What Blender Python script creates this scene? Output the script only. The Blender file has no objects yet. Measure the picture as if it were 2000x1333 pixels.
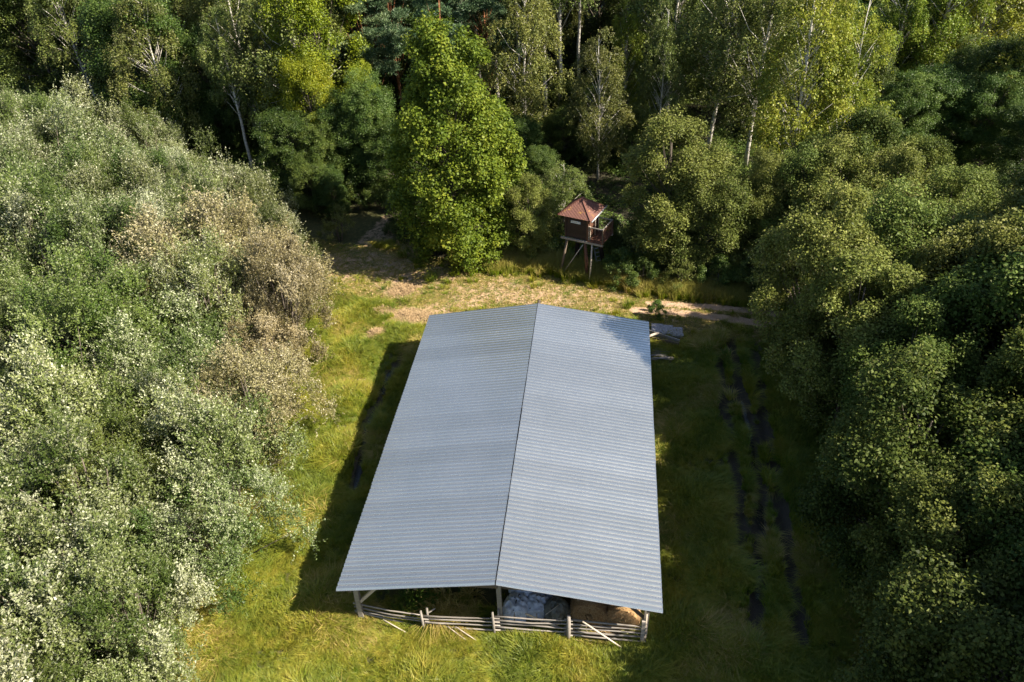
import bpy, math, random
import numpy as np
from mathutils import Vector, Matrix
rng = np.random.default_rng(7); random.seed(7)
sc = bpy.context.scene; COL = sc.collection
# ------------------------------------------------------------------ camera
F, PITCH, ROLL, CH = 1584.07, .6239, -.0493, 26.0
fw = np.array([0, math.cos(PITCH), -math.sin(PITCH)])
_r = np.array([1., 0, 0]); _u = np.array([0, math.sin(PITCH), math.cos(PITCH)])
ri = math.cos(ROLL)*_r + math.sin(ROLL)*_u; up = -math.sin(ROLL)*_r + math.cos(ROLL)*_u
cam = bpy.data.cameras.new('camera'); cam.sensor_width = 36; cam.lens = F/2000*36
cam.clip_start = .5; cam.clip_end = 3000
camo = bpy.data.objects.new('camera', cam); COL.objects.link(camo)
camo.matrix_world = Matrix(((ri[0], up[0], -fw[0], 0), (ri[1], up[1], -fw[1], 0), (ri[2], up[2], -fw[2], CH), (0, 0, 0, 1)))
sc.camera = camo
# ------------------------------------------------------------------ light
SUN_AZ, SUN_EL = math.radians(109), math.radians(41)
w = bpy.data.worlds.new('World'); sc.world = w; w.use_nodes = True
nt = w.node_tree; bg = nt.nodes['Background']; sky = nt.nodes.new('ShaderNodeTexSky')
sky.sky_type = 'NISHITA'; sky.sun_disc = False; sky.sun_elevation = SUN_EL; sky.sun_rotation = SUN_AZ
nt.links.new(sky.outputs[0], bg.inputs[0]); bg.inputs[1].default_value = .062
sl = bpy.data.lights.new('sun', 'SUN'); sl.energy = 5.0; sl.angle = math.radians(.5); sl.color = (1, .90, .74)
so = bpy.data.objects.new('sun', sl); COL.objects.link(so)
SD = Vector((math.sin(SUN_AZ)*math.cos(SUN_EL), math.cos(SUN_AZ)*math.cos(SUN_EL), math.sin(SUN_EL)))
so.rotation_euler = SD.to_track_quat('Z', 'Y').to_euler(); so.location = (60, -30, 60)
vs = sc.view_settings; vs.view_transform = 'Standard'; vs.look = 'None'; vs.gamma = 1; vs.exposure = 1.32
vs.use_curve_mapping = False
sc.cycles.max_bounces = 4; sc.cycles.diffuse_bounces = 2; sc.cycles.glossy_bounces = 2; sc.cycles.transmission_bounces = 3
# ------------------------------------------------------------------ helpers
def gp(x, y, z=0.):            # where a line of sight of the survey photograph meets height z
    d = fw*F + ri*(x-1000) + up*(666.5-y); return np.array([0, 0, CH]) + d*((z-CH)/d[2])
def pr(P):
    d = np.array(P)-np.array([0, 0, CH]); z = d@fw; return 1000+F*(d@ri)/z, 666.5-F*(d@up)/z
def hat(g, ty):                # height that a thing standing at g needs to reach row ty
    lo, hi = 0., 22.
    for _ in range(30):
        m = (lo+hi)/2
        if pr(g+np.array([0, 0, m]))[1] > ty: lo = m
        else: hi = m
    return lo
BA = math.radians(-7.893)
bu = np.array([math.cos(BA), math.sin(BA), 0]); bv = np.array([-math.sin(BA), math.cos(BA), 0]); BO = np.array([-.975, 17.425, 0])
def toB(x, y): return (x-BO[0])*bu[0]+(y-BO[1])*bu[1], (x-BO[0])*bv[0]+(y-BO[1])*bv[1]
def unit(v): return v/(np.linalg.norm(v, axis=-1, keepdims=True)+1e-9)
def rnd_dir(n, r=rng): return unit(r.normal(size=(n, 3)))
def put(o, label, cat, group=None, kind=None):
    if label: o['label'] = label
    if cat: o['category'] = cat
    if group: o['group'] = group
    if kind: o['kind'] = kind
    return o
def empty(name, loc, rz=0, label=None, cat=None, group=None):
    o = bpy.data.objects.new(name, None); COL.objects.link(o); o.location = loc; o.rotation_euler = (0, 0, rz)
    o.empty_display_size = .3
    return put(o, label, cat, group)
def mobj(name, me, parent=None, loc=(0, 0, 0), rot=(0, 0, 0), mat=None, scale=None):
    o = bpy.data.objects.new(name, me); COL.objects.link(o); o.location = loc; o.rotation_euler = rot
    if scale: o.scale = scale
    if parent: o.parent = parent
    if mat and not me.materials: me.materials.append(mat)
    return o
def mesh_np(name, V, Fc, mat=None, smooth=False, attrs=None):
    """V (n,3), Fc (m,k) all faces same size"""
    V = np.asarray(V, np.float32); Fc = np.asarray(Fc, np.int32); me = bpy.data.meshes.new(name)
    me.vertices.add(len(V)); me.vertices.foreach_set('co', V.ravel())
    m, k = Fc.shape; me.loops.add(m*k); me.loops.foreach_set('vertex_index', Fc.ravel())
    me.polygons.add(m); me.polygons.foreach_set('loop_start', np.arange(m, dtype=np.int32)*k)
    if smooth: me.polygons.foreach_set('use_smooth', np.ones(m, bool))
    me.update(calc_edges=True)
    for n_, (dom, arr) in (attrs or {}).items():
        a = me.attributes.new(n_, 'FLOAT', dom); a.data.foreach_set('value', np.asarray(arr, np.float32))
    if mat: me.materials.append(mat)
    return me
class MB:
    def __init__(s): s.v = []; s.f = []
    def add(s, V, Fs):
        n = len(s.v); s.v += [tuple(p) for p in V]; s.f += [tuple(i+n for i in f) for f in Fs]
    def box(s, c, d, rot=None):
        c = Vector(c); hx, hy, hz = d[0]/2, d[1]/2, d[2]/2
        P = [Vector((x, y, z)) for x in (-hx, hx) for y in (-hy, hy) for z in (-hz, hz)]
        if rot is not None: P = [rot @ p for p in P]
        s.add([p+c for p in P], [(0, 1, 3, 2), (4, 6, 7, 5), (0, 4, 5, 1), (2, 3, 7, 6), (0, 2, 6, 4), (1, 5, 7, 3)])
    def beam(s, a, b, w_, h_):
        a, b = Vector(a), Vector(b); d = b-a; z = Vector((0, 0, 1))
        if abs(d.normalized().z) > .98: z = Vector((0, 1, 0))
        x = d.normalized(); y = z.cross(x).normalized(); zz = x.cross(y)
        s.box((a+b)/2, (d.length, w_, h_), Matrix((x, y, zz)).transposed())
    def tube(s, pts, rad, k=7):
        pts = [Vector(p) for p in pts]; V = []; Fs = []
        if not hasattr(rad, '__len__'): rad = [rad]*len(pts)
        for i, p in enumerate(pts):
            t = (pts[min(i+1, len(pts)-1)]-pts[max(i-1, 0)]).normalized()
            a = t.orthogonal().normalized() if abs(t.x) < .9 else Vector((0, 1, 0)).cross(t).normalized()
            a = (Vector((0.13, 1, 0.05)).cross(t) if abs(t.y) < .95 else Vector((1, 0, 0)).cross(t)).normalized(); b = t.cross(a)
            for j in range(k):
                q = 2*math.pi*j/k; V.append(p+(a*math.cos(q)+b*math.sin(q))*rad[i])
        for i in range(len(pts)-1):
            for j in range(k):
                Fs.append((i*k+j, i*k+(j+1) % k, (i+1)*k+(j+1) % k, (i+1)*k+j))
        Fs.append(tuple(range(k))[::-1]); Fs.append(tuple(range((len(pts)-1)*k, len(pts)*k)))
        s.add(V, Fs)
    def mesh(s, name, mat=None, smooth=False):
        me = bpy.data.meshes.new(name); me.from_pydata(s.v, [], s.f); me.update()
        if smooth: me.polygons.foreach_set('use_smooth', np.ones(len(me.polygons), bool))
        if mat: me.materials.append(mat)
        return me
    def obj(s, name, mat, parent=None, smooth=False, loc=(0, 0, 0), rot=(0, 0, 0)):
        return mobj(name, s.mesh(name, mat, smooth), parent, loc, rot)
# ------------------------------------------------------------------ materials
class NB:
    def __init__(s, name):
        s.m = bpy.data.materials.new(name); s.m.use_nodes = True; s.t = s.m.node_tree; s.n = s.t.nodes; s.l = s.t.links
        s.n.clear(); s.out = s.n.new('ShaderNodeOutputMaterial')
    def node(s, typ, ins=None, **kw):
        n = s.n.new(typ)
        for k, v in kw.items(): setattr(n, k, v)
        for k, v in (ins or {}).items():
            if isinstance(v, bpy.types.NodeSocket): s.l.new(v, n.inputs[k])
            else: n.inputs[k].default_value = v
        return n
    def ramp(s, fac, stops, interp='LINEAR'):
        n = s.n.new('ShaderNodeValToRGB'); s.l.new(fac, n.inputs[0]); e = n.color_ramp.elements; n.color_ramp.interpolation = interp
        while len(e) < len(stops): e.new(.5)
        for i, (p, c) in enumerate(stops): e[i].position = p; e[i].color = (*c, 1) if len(c) == 3 else c
        return n.outputs[0]
    def noise(s, scale, detail=3, vec=None, rough=.5, dist=0.):
        n = s.node('ShaderNodeTexNoise', {'Scale': scale, 'Detail': detail, 'Roughness': rough, 'Distortion': dist})
        if vec is not None: s.l.new(vec, n.inputs['Vector'])
        return n.outputs[0]
    def mix(s, fac, a, b, blend='MIX'):
        n = s.n.new('ShaderNodeMix'); n.data_type = 'RGBA'; n.blend_type = blend
        for sock, v in ((n.inputs[0], fac), (n.inputs[6], a), (n.inputs[7], b)):
            if isinstance(v, bpy.types.NodeSocket): s.l.new(v, sock)
            elif hasattr(v, '__len__'): sock.default_value = (*v[:3], 1)
            else: sock.default_value = v
        return n.outputs[2]
    def math(s, op, a, b=0., clamp=False):
        n = s.n.new('ShaderNodeMath'); n.operation = op; n.use_clamp = clamp
        for sock, v in ((n.inputs[0], a), (n.inputs[1], b)):
            if isinstance(v, bpy.types.NodeSocket): s.l.new(v, sock)
            else: sock.default_value = v
        return n.outputs[0]
    def attr(s, name): return s.node('ShaderNodeAttribute', attribute_name=name).outputs['Fac']
    def pos(s): return s.node('ShaderNodeNewGeometry').outputs['Position']
    def objv(s): return s.node('ShaderNodeTexCoord').outputs['Object']
    def scaled(s, vec, sc3): return s.node('ShaderNodeMapping', {'Vector': vec, 'Scale': sc3}).outputs[0]
    def bsdf(s, color, rough=.6, metal=0., bump=None, bstr=.3, bdist=.02, spec=.5):
        n = s.node('ShaderNodeBsdfPrincipled', {'Roughness': rough, 'Metallic': metal, 'Specular IOR Level': spec})
        if isinstance(color, bpy.types.NodeSocket): s.l.new(color, n.inputs['Base Color'])
        else: n.inputs['Base Color'].default_value = (*color, 1)
        if bump is not None:
            b = s.node('ShaderNodeBump', {'Height': bump, 'Strength': bstr, 'Distance': bdist}); s.l.new(b.outputs[0], n.inputs['Normal'])
        return n.outputs[0]
    def done(s, shader): s.l.new(shader, s.out.inputs[0]); return s.m

def foliage(name, cols, back=None, transl=.3, rough=.5, spec=.4, objvar=.35, autumn=None, backfac=.85, tintw=.4, bk0=.35, bk1=1.):
    """cols: dark..light leaf colours picked by the per-leaf attribute; back: colour of the leaf underside"""
    b = NB(name); t = b.attr('tint'); oi = b.node('ShaderNodeObjectInfo').outputs['Random']
    cl = b.attr('clump')
    k = b.math('ADD', b.math('MULTIPLY', t, tintw), b.math('MULTIPLY', cl, 1-tintw))
    c = b.ramp(k, [(i/(len(cols)-1), q) for i, q in enumerate(cols)])
    val = b.math('ADD', b.math('MULTIPLY', oi, objvar), 1-objvar/2)
    hue = b.math('ADD', b.math('MULTIPLY', b.math('FRACT', b.math('MULTIPLY', oi, 7.31)), .035), .4825)
    hs = b.node('ShaderNodeHueSaturation', {'Hue': hue, 'Value': val, 'Color': c}); c = hs.outputs[0]
    if autumn: c = b.mix(b.math('GREATER_THAN', b.math('ADD', b.math('MULTIPLY', cl, .8), b.math('MULTIPLY', t, .2)), autumn[1]), c, autumn[0])
    tc = c
    if back:
        g = b.node('ShaderNodeNewGeometry').outputs['Backfacing']
        c = b.mix(b.math('MULTIPLY', g, b.math('MULTIPLY', b.math('ADD', bk0, b.math('MULTIPLY', cl, bk1), True), backfac)), c, back)
    p = b.bsdf(c, rough, spec=spec)
    tr = b.node('ShaderNodeBsdfTranslucent', {'Color': tc}).outputs[0]
    mx = b.node('ShaderNodeMixShader', {0: transl, 1: p, 2: tr})
    return b.done(mx.outputs[0])
M = {}
M['willow'] = foliage('willow_leaf', [(.028, .055, .008), (.08, .122, .022), (.20, .235, .078), (.60, .60, .44)], back=(.66, .68, .48), transl=.25, rough=.45, spec=.4, objvar=.45, backfac=.9, tintw=.25, bk0=-.25, bk1=1.7)
M['willow_green'] = foliage('willow_leaf_green', [(.035, .065, .010), (.085, .13, .020), (.17, .21, .045), (.30, .33, .12)], back=(.36, .40, .22), transl=.28, rough=.45, objvar=.35)
M['willow_dry'] = foliage('willow_leaf_brownish', [(.07, .062, .022), (.15, .13, .05), (.29, .245, .12), (.48, .42, .28)], back=(.52, .47, .34), transl=.2, rough=.42, objvar=.3)
M['alder'] = foliage('alder_leaf', [(.022, .038, .006), (.052, .082, .012), (.128, .162, .028), (.24, .265, .065)], back=(.18, .19, .07), transl=.28, rough=.6, spec=.22, objvar=.4)
M['alder_olive'] = foliage('alder_leaf_olive', [(.042, .064, .010), (.10, .135, .024), (.195, .232, .045), (.32, .35, .10)], back=(.32, .31, .14), transl=.28, rough=.58, spec=.25, objvar=.3)
M['birch'] = foliage('birch_leaf', [(.035, .06, .012), (.095, .13, .026), (.19, .22, .045), (.31, .32, .085)], back=(.19, .19, .09), transl=.3, objvar=.45)
M['birch_gold'] = foliage('birch_leaf_yellowing', [(.05, .08, .008), (.13, .185, .018), (.25, .30, .030), (.40, .40, .05)], back=(.28, .26, .08), transl=.35, objvar=.25)
M['linden'] = foliage('linden_leaf', [(.032, .062, .006), (.085, .135, .012), (.18, .235, .022), (.34, .36, .04)], transl=.34, rough=.55, spec=.25, objvar=.2)
M['maple'] = foliage('maple_leaf', [(.06, .10, .005), (.15, .20, .010), (.30, .34, .018), (.46, .44, .03)], transl=.38, objvar=.25)
M['leafy'] = foliage('broad_leaf', [(.020, .045, .008), (.05, .09, .015), (.11, .16, .028), (.20, .24, .05)], transl=.3, objvar=.45)
M['pine'] = foliage('pine_needle', [(.022, .055, .026), (.05, .10, .045), (.10, .16, .07), (.17, .23, .10)], transl=.08, rough=.5, objvar=.3)
M['weed'] = foliage('weed_leaf', [(.04, .09, .01), (.09, .17, .02), (.16, .26, .03)], transl=.3)

def bark(name, c1, c2, scale=(6, 6, 1.5), bump=.5):
    b = NB(name); v = b.scaled(b.objv(), scale); n = b.noise(3, 4, v, .65)
    return b.done(b.bsdf(b.ramp(n, [(.35, c1), (.65, c2)]), .85, bump=n, bstr=bump, bdist=.03))
M['bark'] = bark('bark_grey_brown', (.05, .04, .03), (.17, .14, .11))
M['bark_dead'] = bark('bark_bleached', (.20, .17, .15), (.42, .38, .34))
def birch_bark():
    b = NB('bark_birch_white'); v = b.scaled(b.objv(), (1.2, 1.2, 7)); n = b.noise(2.2, 5, v, .7)
    big = b.noise(.9, 2, b.objv()); f = b.math('ADD', n, b.math('MULTIPLY', b.math('SUBTRACT', big, .5), .25))
    return b.done(b.bsdf(b.ramp(f, [(.36, (.03, .025, .02)), (.44, (.55, .51, .46)), (.7, (.72, .69, .63))]), .6, bump=n, bstr=.3))
M['bark_birch'] = birch_bark()
def pine_bark():
    b = NB('bark_pine_orange'); o = b.objv(); z = b.node('ShaderNodeSeparateXYZ', {0: o}).outputs[2]
    n = b.noise(5, 4, b.scaled(o, (4, 4, 1.5)), .7)
    low = b.ramp(n, [(.35, (.05, .03, .02)), (.65, (.16, .09, .06))]); hi = b.ramp(n, [(.35, (.16, .05, .02)), (.65, (.50, .22, .10))])
    f = b.node('ShaderNodeMapRange', {'Value': z, 'From Min': 3., 'From Max': 6.5}).outputs[0]
    return b.done(b.bsdf(b.mix(f, low, hi), .8, bump=n, bstr=.6, bdist=.04))
M['bark_pine'] = pine_bark()
def wood(name, c1, c2, sc3=(1.5, 12, 12), rough=.8):
    b = NB(name); o = b.objv(); n = b.noise(2.5, 5, b.scaled(o, sc3), .7, .4); m_ = b.noise(1.3, 3, o)
    f = b.math('ADD', b.math('MULTIPLY', n, .7), b.math('MULTIPLY', m_, .3))
    oi = b.node('ShaderNodeObjectInfo').outputs['Random']
    c = b.node('ShaderNodeHueSaturation', {'Value': b.math('ADD', .78, b.math('MULTIPLY', oi, .44)), 'Color': b.ramp(f, [(.32, c1), (.66, c2)])}).outputs[0]
    return b.done(b.bsdf(c, rough, bump=n, bstr=.5, bdist=.01))
M['grey_wood'] = wood('weathered_grey_wood', (.12, .105, .09), (.40, .36, .32))
M['pale_wood'] = wood('pale_bare_wood', (.38, .31, .24), (.66, .57, .47))
M['dark_wood'] = wood('dark_stained_wood', (.014, .008, .007), (.045, .024, .018), (1.5, 10, 10))
M['red_wood'] = wood('reddish_brown_wood', (.06, .026, .016), (.17, .075, .042))
M['brown_wood'] = wood('brown_beam_wood', (.07, .05, .035), (.20, .15, .11))
def metal_roof():
    b = NB('galvanised_blue_grey_sheet'); o = b.objv(); p = b.pos()
    n1 = b.noise(.55, 4, p, .6); n2 = b.noise(9, 3, b.scaled(p, (.25, 1, 1)), .6); sp = b.noise(55, 2, p)
    oi = b.node('ShaderNodeObjectInfo').outputs['Random']
    c = b.ramp(n1, [(.3, (.66, .675, .655)), (.7, (.73, .735, .71))])
    c = b.mix(b.math('MULTIPLY', b.ramp(n2, [(.45, (0, 0, 0)), (.75, (1, 1, 1))]), .25), c, (.60, .61, .61))
    c = b.mix(b.math('MULTIPLY', b.ramp(sp, [(.68, (0, 0, 0)), (.74, (1, 1, 1))]), .35), c, (.20, .21, .2))
    c = b.node('ShaderNodeHueSaturation', {'Value': b.math('ADD', .93, b.math('MULTIPLY', oi, .14)), 'Color': c}).outputs[0]
    return b.done(b.bsdf(c, b.math('ADD', .23, b.math('MULTIPLY', n2, .10)), .90, bump=n1, bstr=.04))
M['roof'] = metal_roof()
def rust_roof():
    b = NB('red_brown_sheet_with_lichen'); o = b.objv(); n1 = b.noise(2.2, 4, o, .65); n2 = b.noise(14, 4, o, .7)
    c = b.ramp(n2, [(.3, (.09, .032, .022)), (.7, (.20, .078, .055))])
    lm = b.ramp(b.math('ADD', b.math('MULTIPLY', n1, .7), b.math('MULTIPLY', n2, .3)), [(.575, (0, 0, 0)), (.63, (1, 1, 1))])
    c = b.mix(b.math('MULTIPLY', lm, .8), c, (.36, .19, .03))
    return b.done(b.bsdf(c, .7, bump=n2, bstr=.3))
M['red_roof'] = rust_roof()
def plain(name, c, rough=.6, metal=0, var=.25, scale=6, bump=.2):
    b = NB(name); n = b.noise(scale, 4, b.objv(), .6)
    return b.done(b.bsdf(b.ramp(n, [(.3, tuple(x*(1-var) for x in c)), (.7, tuple(min(1, x*(1+var)) for x in c))]), rough, metal, bump=n, bstr=bump))
M['zinc'] = plain('zinc_flashing', (.45, .47, .48), .4, .5)
M['white_board'] = plain('white_painted_board', (.62, .66, .70), .5)
M['strap'] = plain('black_strap', (.02, .02, .025), .6)
M['slab'] = plain('mottled_grey_slab', (.32, .31, .33), .75, var=.6, scale=9)
M['leaf_y'] = plain('yellow_fallen_leaf', (.60, .55, .20), .7)
def bag(name, c):
    b = NB(name); o = b.objv(); wv = b.node('ShaderNodeTexWave', {'Vector': o, 'Scale': 9., 'Distortion': 3.}).outputs[0]; n = b.noise(5, 4, o)
    cc = b.mix(b.math('MULTIPLY', wv, .35), b.ramp(n, [(.3, tuple(x*.6 for x in c)), (.7, c)]), tuple(x*.45 for x in c))
    return b.done(b.bsdf(cc, .5, bump=n, bstr=.6, bdist=.05))
M['bag_white'] = bag('woven_bulk_bag_fabric', (.70, .76, .86)); M['bag_olive'] = bag('olive_grey_tarp', (.20, .20, .16))
def hay():
    b = NB('hay'); o = b.objv(); n = b.noise(22, 5, o, .75); m_ = b.noise(4, 3, o)
    return b.done(b.bsdf(b.ramp(b.math('ADD', b.math('MULTIPLY', n, .75), b.math('MULTIPLY', m_, .25)), [(.32, (.10, .05, .02)), (.5, (.30, .17, .07)), (.68, (.58, .38, .17))]), .85, bump=n, bstr=1, bdist=.05))
M['hay'] = hay()
M['straw'] = plain('dry_straw', (.43, .30, .16), .75, var=.45, scale=14)
def water():
    b = NB('muddy_puddle_water'); n = b.noise(6, 2, b.pos())
    return b.done(b.bsdf((.016, .014, .010), .22, bump=n, bstr=.05))
M['water'] = water()
def grassmat(name, stops, gold=.0, transl=.3, scale=.35):
    b = NB(name); p = b.pos(); t = b.attr('tint'); oi = b.node('ShaderNodeObjectInfo').outputs['Random']
    n1 = b.noise(scale, 4, p, .62, .6); n2 = b.noise(2.6, 3, p, .6)
    k = b.math('ADD', b.math('ADD', b.math('MULTIPLY', n1, 1.25), b.math('MULTIPLY', n2, .5)), b.math('ADD', b.math('MULTIPLY', t, .22), b.math('MULTIPLY', oi, .22)))
    k = b.math('SUBTRACT', k, .58-gold, True)
    c = b.ramp(k, stops)
    h = b.attr('tip'); c = b.mix(b.math('MULTIPLY', h, .25), c, (.50, .42, .14))
    pz = b.bsdf(c, .45, spec=.35); tr = b.node('ShaderNodeBsdfTranslucent', {'Color': c}).outputs[0]
    return b.done(b.node('ShaderNodeMixShader', {0: transl, 1: pz, 2: tr}).outputs[0])
GST = [(.10, (.040, .105, .004)), (.36, (.105, .200, .005)), (.56, (.215, .265, .007)), (.80, (.37, .33, .03)), (.97, (.50, .37, .10))]
M['grass'] = grassmat('meadow_grass_blade', GST)
M['grass_dry'] = grassmat('dry_grass_blade', [(.1, (.22, .20, .04)), (.5, (.42, .33, .09)), (.9, (.58, .42, .18))])
M['grass_seed'] = grassmat('seed_head_grass_blade', [(.15, (.15, .23, .02)), (.5, (.32, .33, .05)), (.85, (.44, .29, .15))])
def ground_mat():
    b = NB('ground_soil'); p = b.pos(); n1 = b.noise(.45, 5, p, .65); n2 = b.noise(3.2, 5, p, .7, .3); n3 = b.noise(30, 4, p, .7)
    base = b.ramp(n2, [(.3, (.030, .040, .010)), (.55, (.075, .075, .020)), (.75, (.14, .11, .04))])
    turf = b.ramp(b.math('ADD', b.math('MULTIPLY', n2, .5), b.math('MULTIPLY', n3, .5)), [(.36, (.065, .07, .014)), (.5, (.17, .135, .035)), (.64, (.34, .25, .10))])
    sand = b.ramp(n3, [(.3, (.34, .21, .13)), (.6, (.58, .40, .27)), (.8, (.72, .54, .40))])
    litter = b.ramp(n2, [(.3, (.018, .016, .008)), (.6, (.045, .04, .016)), (.8, (.09, .07, .03))])
    mud = b.ramp(n3, [(.3, (.028, .021, .012)), (.7, (.10, .075, .045))])
    def m(at, lo, hi, w_=.5): return b.ramp(b.math('ADD', b.attr(at), b.math('MULTIPLY', b.math('SUBTRACT', b.math('ADD', b.math('MULTIPLY', n2, .6), b.math('MULTIPLY', n3, .4)), .5), w_*2.2)), [(lo, (0, 0, 0)), (hi, (1, 1, 1))])
    c = b.mix(m('turf', .35, .65), base, turf); c = b.mix(m('sand', .42, .62), c, sand)
    c = b.mix(m('wood', .35, .65), c, litter); mm = m('mud', .4, .6, .12); c = b.mix(mm, c, mud)
    rg = b.mix(mm, (.9,)*3, (.7,)*3)
    return b.done(b.bsdf(c, rg, bump=b.math('ADD', n3, n2), bstr=.7, bdist=.06))
M['ground'] = ground_mat()

# ------------------------------------------------------------------ ground
def polyd(x, y, pts):
    d = np.full(np.shape(x), 1e9)
    for a, b_ in zip(pts[:-1], pts[1:]):
        a = np.array(a[:2], float); b_ = np.array(b_[:2], float); ab = b_-a; t = np.clip(((x-a[0])*ab[0]+(y-a[1])*ab[1])/(ab@ab), 0, 1)
        d = np.minimum(d, np.hypot(x-a[0]-ab[0]*t, y-a[1]-ab[1]*t))
    return d
def P(*l): return [gp(*q) for q in l]
TRACK = P((560, 500), (650, 520), (760, 545), (900, 560), (1050, 568), (1200, 585), (1330, 600), (1480, 616), (1700, 650), (2000, 690))
SAND_RUT1 = P((1270, 592), (1340, 597), (1480, 609), (1700, 640)); SAND_RUT2 = P((1240, 606), (1330, 612), (1480, 631), (1700, 664))
OLDTRK = P((640, 512), (700, 500), (760, 440), (800, 400), (830, 370))
RUTS = [P((1419, 650), (1436, 710), (1448, 770), (1463, 824), (1475, 875), (1486, 980), (1482, 1130), (1478, 1240)),
        P((1404, 690), (1409, 746), (1415, 800), (1427, 860), (1440, 960), (1445, 1100)),
        P((1470, 690), (1484, 755), (1499, 860), (1520, 935), (1540, 1080), (1560, 1260))]
DITCH = P((790, 690), (757, 735), (735, 790), (716, 830), (702, 900), (690, 950))
PATCH = [(790, 568, 1.2), (850, 607, 1.1), (920, 585, 1.3), (1060, 582, 1.5), (745, 612, .7), (790, 622, 1.4), (830, 634, 1.2), (727, 655, .6), (718, 665, .4), (668, 645, .5),
         (700, 520, 2.2), (800, 545, 1.2), (980, 555, 1.), (880, 540, .9), (715, 745, .7), (640, 515, 1.6), (1100, 590, .8), (690, 1225, .55), (1275, 1240, .35), (850, 535, 1.1), (770, 520, 1.3), (1000, 575, 1.4), (1180, 600, .9)]
PATCH = [(gp(a, b_), r_) for a, b_, r_ in PATCH]
WOOD_EDGE = P((-400, 300), (0, 420), (640, 395), (700, 380), (800, 470), (850, 508), (1000, 508), (1090, 515), (1200, 545), (1480, 578), (1700, 560), (2000, 600), (2600, 600))
def ss(x, a, b_): t = np.clip((x-a)/(b_-a), 0, 1); return t*t*(3-2*t)
def vnoise(x, y, s, seed=0):
    """cheap smooth noise in 0..1"""
    r = np.random.default_rng(seed); o = 0
    for k in range(6):
        a = r.uniform(0, 6.28); f = s*(.7+.9*r.random()); o = o+np.sin((x*np.cos(a)+y*np.sin(a))*f+r.uniform(0, 6.28)+1.3*np.sin((x*np.sin(a)-y*np.cos(a))*f*.7+k))
    return .5+o/8
def fields(x, y):
    ub, vb = toB(x, y); dt = polyd(x, y, TRACK)
    edge = np.interp(x, [p[0] for p in WOOD_EDGE], [p[1] for p in WOOD_EDGE])
    wood = ss(y-edge+2*(vnoise(x, y, .5, 3)-.5), -.3, 1.2)
    wood = np.maximum(wood, ss(-x-11.5+.0*y, 0, 2.5)*ss(37-y, -2, 1)); wood = np.maximum(wood, ss(-x-11.5-.25*np.maximum(0, y-37), 0, 3))
    wood = np.maximum(wood, ss(x-12.5-.0*y, 0, 3)*ss(34-y, -1, 2))
    turf = ss(3.0-dt+1.4*(vnoise(x, y, .6, 5)-.5), -.6, .9)*(x < 40)
    left = ss(-2-x, -2, 4)
    turf = np.maximum(turf, .85*ss(5.4-dt, 0, 1.5)*ss(2-x, -2, 2)*ss(x+7.6+1.5*(vnoise(x, y, 1., 15)-.5), -.6, 1.2)*(y > 33))
    sand = np.maximum(ss(.30-polyd(x, y, SAND_RUT1), -.22, .22), ss(.36-polyd(x, y, SAND_RUT2), -.25, .3))
    sand = np.maximum(sand, .52*ss(1.2-polyd(x, y, TRACK[:6])+1.3*(vnoise(x, y, .9, 12)-.5), -.5, .7))
    sand = np.maximum(sand, .5*ss(1.4-polyd(x, y, OLDTRK), -.5, .6))
    for c, r_ in PATCH: sand = np.maximum(sand, .56*ss(r_-np.hypot((x-c[0])*.8, y-c[1]), -.4, .5))
    dr = np.minimum.reduce([polyd(x, y, r_) for r_ in RUTS]); mud = ss(.34-dr+.09*(vnoise(x, y, 2.5, 8)-.5), -.1, .12)
    dd = polyd(x, y, DITCH); mud = np.maximum(mud, ss(.3-dd, -.2, .2))
    for px, py, r_ in ((1484, 1110, .45), (1440, 765, .5)):
        c = gp(px, py); mud = np.maximum(mud, ss(r_-np.hypot(x-c[0], (y-c[1])*.7), -.3, .3))
    inside = (np.abs(ub) < 5.3) & (vb > .6) & (vb < 16.6); ins = ss(5.2-np.abs(ub), 0, .3)*ss(vb, np.where(ub > 2.2, .5, 1.0), np.where(ub > 2.2, .9, 2.2))*ss(16.6-vb, 0, .3)
    wood = np.where(wood > 0, wood*(1-sand*(dt < 3)), wood)
    return dict(wood=wood, turf=turf, sand=sand, mud=mud, ins=ins, dr=dr, dd=dd, edge=edge, ub=ub, vb=vb, dt=dt)
def gz(x, y, f=None):
    f = f or fields(x, y)
    z = .10*(vnoise(x, y, .45, 1)-.5)+.05*(vnoise(x, y, 1.7, 2)-.5)
    z = z-.26*np.exp(-(f['dr']/.3)**2)+.07*np.exp(-((f['dr']-.6)/.3)**2)-.28*np.exp(-(f['dd']/.5)**2)
    return z*(1-ss(5.6-np.abs(f['ub']), -.3, .3)*ss(f['vb'], -.5, .5)*ss(17.5-f['vb'], -.3, .3)*.8)
def axis(lo, a, b_, hi, st):
    mid = np.arange(a, b_, st); L = [a]; s_ = st
    while L[-1] > lo: s_ *= 1.25; L.append(L[-1]-s_)
    Rr = [b_]; s_ = st
    while Rr[-1] < hi: s_ *= 1.25; Rr.append(Rr[-1]+s_)
    return np.array(L[::-1][:-1]+list(mid)+Rr)
xs = axis(-900, -14, 19, 900, .2); ys = axis(-200, 10, 52, 1800, .2)
X, Y = np.meshgrid(xs, ys); fl = fields(X.ravel(), Y.ravel()); Z = gz(X.ravel(), Y.ravel(), fl)
nx, ny = len(xs), len(ys); I = np.arange(nx*ny).reshape(ny, nx)
me = mesh_np('ground', np.stack([X.ravel(), Y.ravel(), Z], 1), np.stack([I[:-1, :-1], I[:-1, 1:], I[1:, 1:], I[1:, :-1]], -1).reshape(-1, 4), M['ground'], True,
             {k: ('POINT', fl[k]) for k in ('turf', 'sand', 'wood', 'mud')})
put(mobj('ground', me), 'meadow soil, sandy track and forest floor around the barn', None, kind='structure')
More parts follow.
